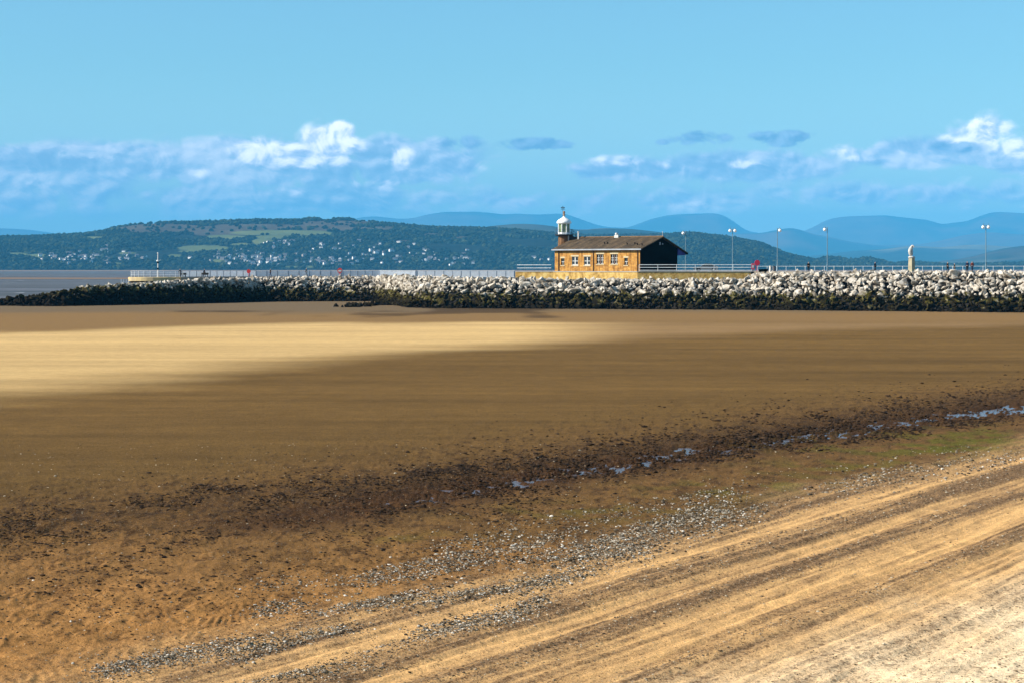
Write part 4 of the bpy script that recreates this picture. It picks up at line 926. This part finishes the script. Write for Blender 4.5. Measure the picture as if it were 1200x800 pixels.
# car behind the white railing
car = empty('parked_car', (*at(827, 318, 375).xy, DZ), R(0)); m_car = simple('silver_car_paint', (.20, .21, .22), (.15, .16, .17), 1, .3, .5, .4)
body = [(-2.15, .32), (-2.2, .62), (-2.0, .80), (-1.0, .93), (-.35, 1.36), (.2, 1.44), (1.0, 1.40), (1.75, 1.0), (2.15, .93), (2.2, .45), (2.1, .30)]
def loft(prof, y0, w1, w2, top=.9):
    n = len(prof); a = MB(); vs = []
    for yy in (-w1, w1):
        for x, z in prof: 
            k = 1 - (.16 if z > top else 0)
            vs.append((x, yy*k, z))
    return a.add(vs, [tuple(range(n)), tuple(range(n, 2*n))[::-1]]+[(k, (k+1) % n, n+(k+1) % n, n+k) for k in range(n)])
loft(body, 0, .86, .8, .95).build('body', m_car, car)
for s in (-1, 1): MB().prism([(-.95, .96), (-.35, 1.31), (.2, 1.38), (.95, 1.34), (1.5, 1.0)], 'y', s*.87, s*.74).build('side_window', m_glass, car)
for x in (-1.35, 1.35):
    for s in (-1, 1):
        c = [(x+.33*math.cos(2*math.pi*k/16), .33+.33*math.sin(2*math.pi*k/16)) for k in range(16)]
        wh = MB().prism(c, 'y', s*.88, s*.66).build('wheel', m_black, car); c = [(x+.18*math.cos(2*math.pi*k/12), .33+.18*math.sin(2*math.pi*k/12)) for k in range(12)]
        MB().prism(c, 'y', s*.90, s*.883).build('rim', m_gut, wh)
for s in (-1, 1): MB().box(-2.24, -2.12, s*.62-.16, s*.62+.16, .62, .75).build('headlight', m_wp, car)
tag(car, 'silver grey car parked behind the white railing right of the shaded gable', 'car')

# ------------------------------------------------------------------ air
hz_m = bpy.data.materials.new('sea_haze'); hz_m.use_nodes = True; nt = hz_m.node_tree; nt.nodes.clear()
pv = nd(nt, 'ShaderNodeVolumePrincipled'); pv.inputs['Color'].default_value = (.10, .53, .96, 1); pv.inputs['Density'].default_value = 4.2e-5; pv.inputs['Anisotropy'].default_value = -.1
om = nd(nt, 'ShaderNodeOutputMaterial'); nt.links.new(pv.outputs[0], om.inputs['Volume'])
hb = MB().box(-31000, 31000, -2500, 49000, -2.6, 1290).build('haze', hz_m); tag(hb, kind='stuff', label='thin blue sea haze filling the air over the bay', cat='haze')

# ------------------------------------------------------------------ sun, sky, clouds
SUN_AZ, SUN_EL = 260.0, 33.0
sv_ = Vector((math.sin(R(SUN_AZ))*math.cos(R(SUN_EL)), math.cos(R(SUN_AZ))*math.cos(R(SUN_EL)), math.sin(R(SUN_EL))))
ld = bpy.data.lights.new('sun', 'SUN'); ld.energy = 5.0; ld.angle = R(.5); ld.color = (1, .93, .82)
lo = bpy.data.objects.new('sun', ld); COL.objects.link(lo); lo.rotation_euler = sv_.to_track_quat('Z', 'Y').to_euler()
wd = bpy.data.worlds.new('World'); SC.world = wd; wd.use_nodes = True; nt = wd.node_tree; nt.nodes.clear()
sky = nd(nt, 'ShaderNodeTexSky', sky_type='NISHITA'); sky.sun_disc = False; sky.sun_elevation = R(SUN_EL); sky.sun_rotation = R(SUN_AZ); sky.air_density = 1.0; sky.dust_density = .2; sky.ozone_density = 2.0
tc = nt.nodes.new('ShaderNodeTexCoord').outputs['Generated']
sx = nd(nt, 'ShaderNodeSeparateXYZ'); nt.links.new(tc, sx.inputs[0])
az = mth(nt, 'ARCTAN2', sx.outputs[0], sx.outputs[1]); hl = mth(nt, 'SQRT', mth(nt, 'ADD', mth(nt, 'MULTIPLY', sx.outputs[0], sx.outputs[0]), mth(nt, 'MULTIPLY', sx.outputs[1], sx.outputs[1])))
el = mth(nt, 'ARCTAN2', sx.outputs[2], hl)
D1 = 2400.0                                                        # cloud map: 2400 units to the radian of azimuth and elevation
cx = nd(nt, 'ShaderNodeCombineXYZ'); nt.links.new(mth(nt, 'MULTIPLY', az, D1), cx.inputs[0]); nt.links.new(mth(nt, 'MULTIPLY', el, D1), cx.inputs[1]); Pc = cx.outputs[0]
def blobs(lst):
    acc = None
    for x, y, rx, ry, st in lst:
        mp = nd(nt, 'ShaderNodeMapping', vector_type='TEXTURE'); mp.inputs['Location'].default_value = (x-600, HZ-y, 0); mp.inputs['Scale'].default_value = (rx, ry, 1); nt.links.new(Pc, mp.inputs[0])
        ln = nd(nt, 'ShaderNodeVectorMath', operation='LENGTH'); nt.links.new(mp.outputs[0], ln.inputs[0])
        v = mth(nt, 'MULTIPLY', mth(nt, 'SUBTRACT', 1.35, ln.outputs[1], clamp=True), st)
        acc = v if acc is None else mth(nt, 'MAXIMUM', acc, v)
    return acc
mpn = nd(nt, 'ShaderNodeMapping'); mpn.inputs['Scale'].default_value = (1, 1.5, 1); nt.links.new(Pc, mpn.inputs[0])

mpl = nd(nt, 'ShaderNodeMapping'); mpl.inputs['Scale'].default_value = (1, 3.2, 1); mpl.inputs['Location'].default_value = (300, 50, 0); nt.links.new(Pc, mpl.inputs[0])
def sstep(v, a, b_):
    n = nd(nt, 'ShaderNodeMapRange', interpolation_type='SMOOTHSTEP'); n.inputs[1].default_value = a; n.inputs[2].default_value = b_
    nt.links.new(v, n.inputs[0]); return n.outputs[0]
WB = [(387, 168, 40, 26, 1.1), (398, 158, 22, 17, 1.15), (352, 184, 36, 18, 1.05), (306, 180, 38, 19, 1.05), (470, 184, 22, 15, .72), (560, 196, 20, 12, .35), (440, 217, 52, 9, .6), (345, 226, 26, 8, .5), (180, 203, 36, 12, .5), (232, 204, 26, 8, .6), (60, 215, 40, 10, .3), (110, 190, 50, 8, .3),
      (700, 190, 24, 10, .5), (735, 192, 22, 12, .65), (775, 198, 18, 12, .6), (868, 194, 34, 9, .5), (1000, 188, 30, 7, .4), (980, 180, 20, 9, .55), (1145, 160, 36, 22, 1.0), (1120, 164, 32, 14, .9), (1175, 178, 32, 14, .9), (1060, 180, 30, 8, .5), (820, 242, 60, 9, .45), (1080, 212, 90, 9, .3), (1165, 246, 60, 8, .35), (-60, 190, 70, 20, .6), (1270, 175, 60, 24, .8)]
DB = [(130, 196, 190, 26, 1.0), (300, 196, 150, 34, 1.0), (480, 190, 90, 32, .95), (60, 225, 180, 32, .7), (330, 232, 260, 26, .7), (720, 200, 90, 16, .8), (880, 196, 120, 20, .85), (1090, 184, 110, 18, .95), (1190, 192, 60, 16, 1.0), (700, 235, 300, 20, .5), (1050, 230, 260, 20, .5), (-200, 200, 200, 40, .9), (1400, 200, 200, 40, .9)]
def noise2(vec, scale, detail, rough, dist=0):
    n = nd(nt, 'ShaderNodeTexNoise', noise_dimensions='2D'); n.inputs['Scale'].default_value = scale; n.inputs['Detail'].default_value = detail
    n.inputs['Roughness'].default_value = rough; n.inputs['Distortion'].default_value = dist; nt.links.new(vec, n.inputs['Vector']); return n.outputs['Fac']
def cloud_noise(off):
    ofs = nd(nt, 'ShaderNodeVectorMath', operation='ADD'); ofs.inputs[1].default_value = (off[0], off[1], 0); nt.links.new(mpn.outputs[0], ofs.inputs[0]); v = ofs.outputs[0]
    a = noise2(v, .024, 8, .66, .5)
    vo = nd(nt, 'ShaderNodeTexVoronoi', feature='F1', voronoi_dimensions='2D'); vo.inputs['Scale'].default_value = .034; vo.inputs['Detail'].default_value = 0
    wv_ = nd(nt, 'ShaderNodeVectorMath', operation='MULTIPLY_ADD'); wn = nd(nt, 'ShaderNodeTexNoise', noise_dimensions='2D'); wn.inputs['Scale'].default_value = .05; wn.inputs['Detail'].default_value = 4; nt.links.new(v, wn.inputs['Vector'])
    nt.links.new(wn.outputs['Color'], wv_.inputs[0]); wv_.inputs[1].default_value = (16, 16, 0); nt.links.new(v, wv_.inputs[2]); nt.links.new(wv_.outputs[0], vo.inputs['Vector'])
    bil = mth(nt, 'SUBTRACT', 1.0, vo.outputs['Distance'])
    return mth(nt, 'ADD', mth(nt, 'MULTIPLY', a, .62), mth(nt, 'MULTIPLY', bil, .38))
n_big = noise2(mpn.outputs[0], .010, 6, .60, .4); n_lay = noise2(mpl.outputs[0], .006, 6, .6, .3)
N0 = cloud_noise((0, 0)); N1 = cloud_noise((-5, 7)); rel = mth(nt, 'SUBTRACT', N0, N1)
wb = blobs(WB); db = blobs(DB)
wdn = mth(nt, 'ADD', wb, mth(nt, 'MULTIPLY', mth(nt, 'SUBTRACT', N0, .47), 1.5))
ddn = mth(nt, 'ADD', db, mth(nt, 'MULTIPLY', mth(nt, 'SUBTRACT', n_big, .5), 1.6)); ddn = mth(nt, 'ADD', ddn, mth(nt, 'MULTIPLY', mth(nt, 'SUBTRACT', N0, .46), .9))
wm = mth(nt, 'MULTIPLY', sstep(wdn, .34, .92), mth(nt, 'MULTIPLY', wb, 1.6, clamp=True)); dm = mth(nt, 'MULTIPLY', sstep(ddn, .18, .62), mth(nt, 'MULTIPLY', db, 2.0, clamp=True))
tc_sky = mixc(nt, 1.0, sky.outputs[0], (.76, 1.10, 1.17), 'MULTIPLY')
bg_scale = .066
sh = mth(nt, 'MULTIPLY_ADD', rel, 1.5, .52)
tone = mth(nt, 'ADD', mth(nt, 'MULTIPLY', sh, .45), mth(nt, 'MULTIPLY', n_lay, .55))
cl_dark = ramp(nt, [(.34, (2.6, 4.2, 6.6)), (.46, (4.0, 5.6, 7.9)), (.54, (6.0, 7.1, 9.0)), (.66, (8.8, 9.2, 10.5))], tone)
cl_white = ramp(nt, [(.26, (4.6, 6.0, 8.4)), (.42, (8.2, 8.9, 10.4)), (.56, (12.4, 12.2, 12.8)), (.75, (15.0, 14.4, 14.4))], sh)
SMALL = [(632, 170, 42, 7.5, 1.0), (775, 167, 10, 3.5, .9), (818, 163, 34, 7.5, 1.3), (915, 164, 44, 8.5, 1.3), (1105, 176, 40, 8, .7), (540, 168, 24, 9, .7)]
sb = blobs(SMALL); sdn = mth(nt, 'ADD', sb, mth(nt, 'MULTIPLY', mth(nt, 'SUBTRACT', N0, .50), 5.0)); sm = mth(nt, 'MULTIPLY', sstep(sdn, .25, .95), mth(nt, 'MULTIPLY', sb, 2.5, clamp=True))
hzf = nd(nt, 'ShaderNodeMapRange', interpolation_type='SMOOTHSTEP'); hzf.inputs[1].default_value = .105; hzf.inputs[2].default_value = .02; hzf.inputs[3].default_value = 0; hzf.inputs[4].default_value = .42; nt.links.new(el, hzf.inputs[0])
tc_sky = mixc(nt, hzf.outputs[0], tc_sky, (5.6, 7.9, 9.6))
col = mixc(nt, mth(nt, 'MULTIPLY', dm, .88), tc_sky, cl_dark); col = mixc(nt, wm, col, cl_white)
col = mixc(nt, mth(nt, 'MULTIPLY', sm, .85), col, ramp(nt, [(.35, (1.5, 3.1, 5.4)), (.7, (3.4, 5.2, 7.6))], sh))
bg = nd(nt, 'ShaderNodeBackground'); nt.links.new(col, bg.inputs[0]); bg.inputs[1].default_value = bg_scale
ow = nd(nt, 'ShaderNodeOutputWorld'); nt.links.new(bg.outputs[0], ow.inputs[0])

# ------------------------------------------------------------------ camera
cd = bpy.data.cameras.new('camera'); cam = bpy.data.objects.new('camera', cd); COL.objects.link(cam); SC.camera = cam
cam.location = (0, 0, E); cam.rotation_euler = (R(90), 0, 0); cd.sensor_width = 36; cd.lens = 36*F/1200; cd.shift_y = -(400-HZ)/1200; cd.clip_start = .5; cd.clip_end = 120000
SC.view_settings.view_transform = 'Standard'; SC.view_settings.look = 'None'; SC.view_settings.exposure = 0.95; SC.view_settings.gamma = 1
SC.cycles.max_bounces = 4; SC.cycles.diffuse_bounces = 3; SC.cycles.volume_bounces = 0; SC.cycles.use_denoising = True; SC.cycles.sample_clamp_indirect = 5
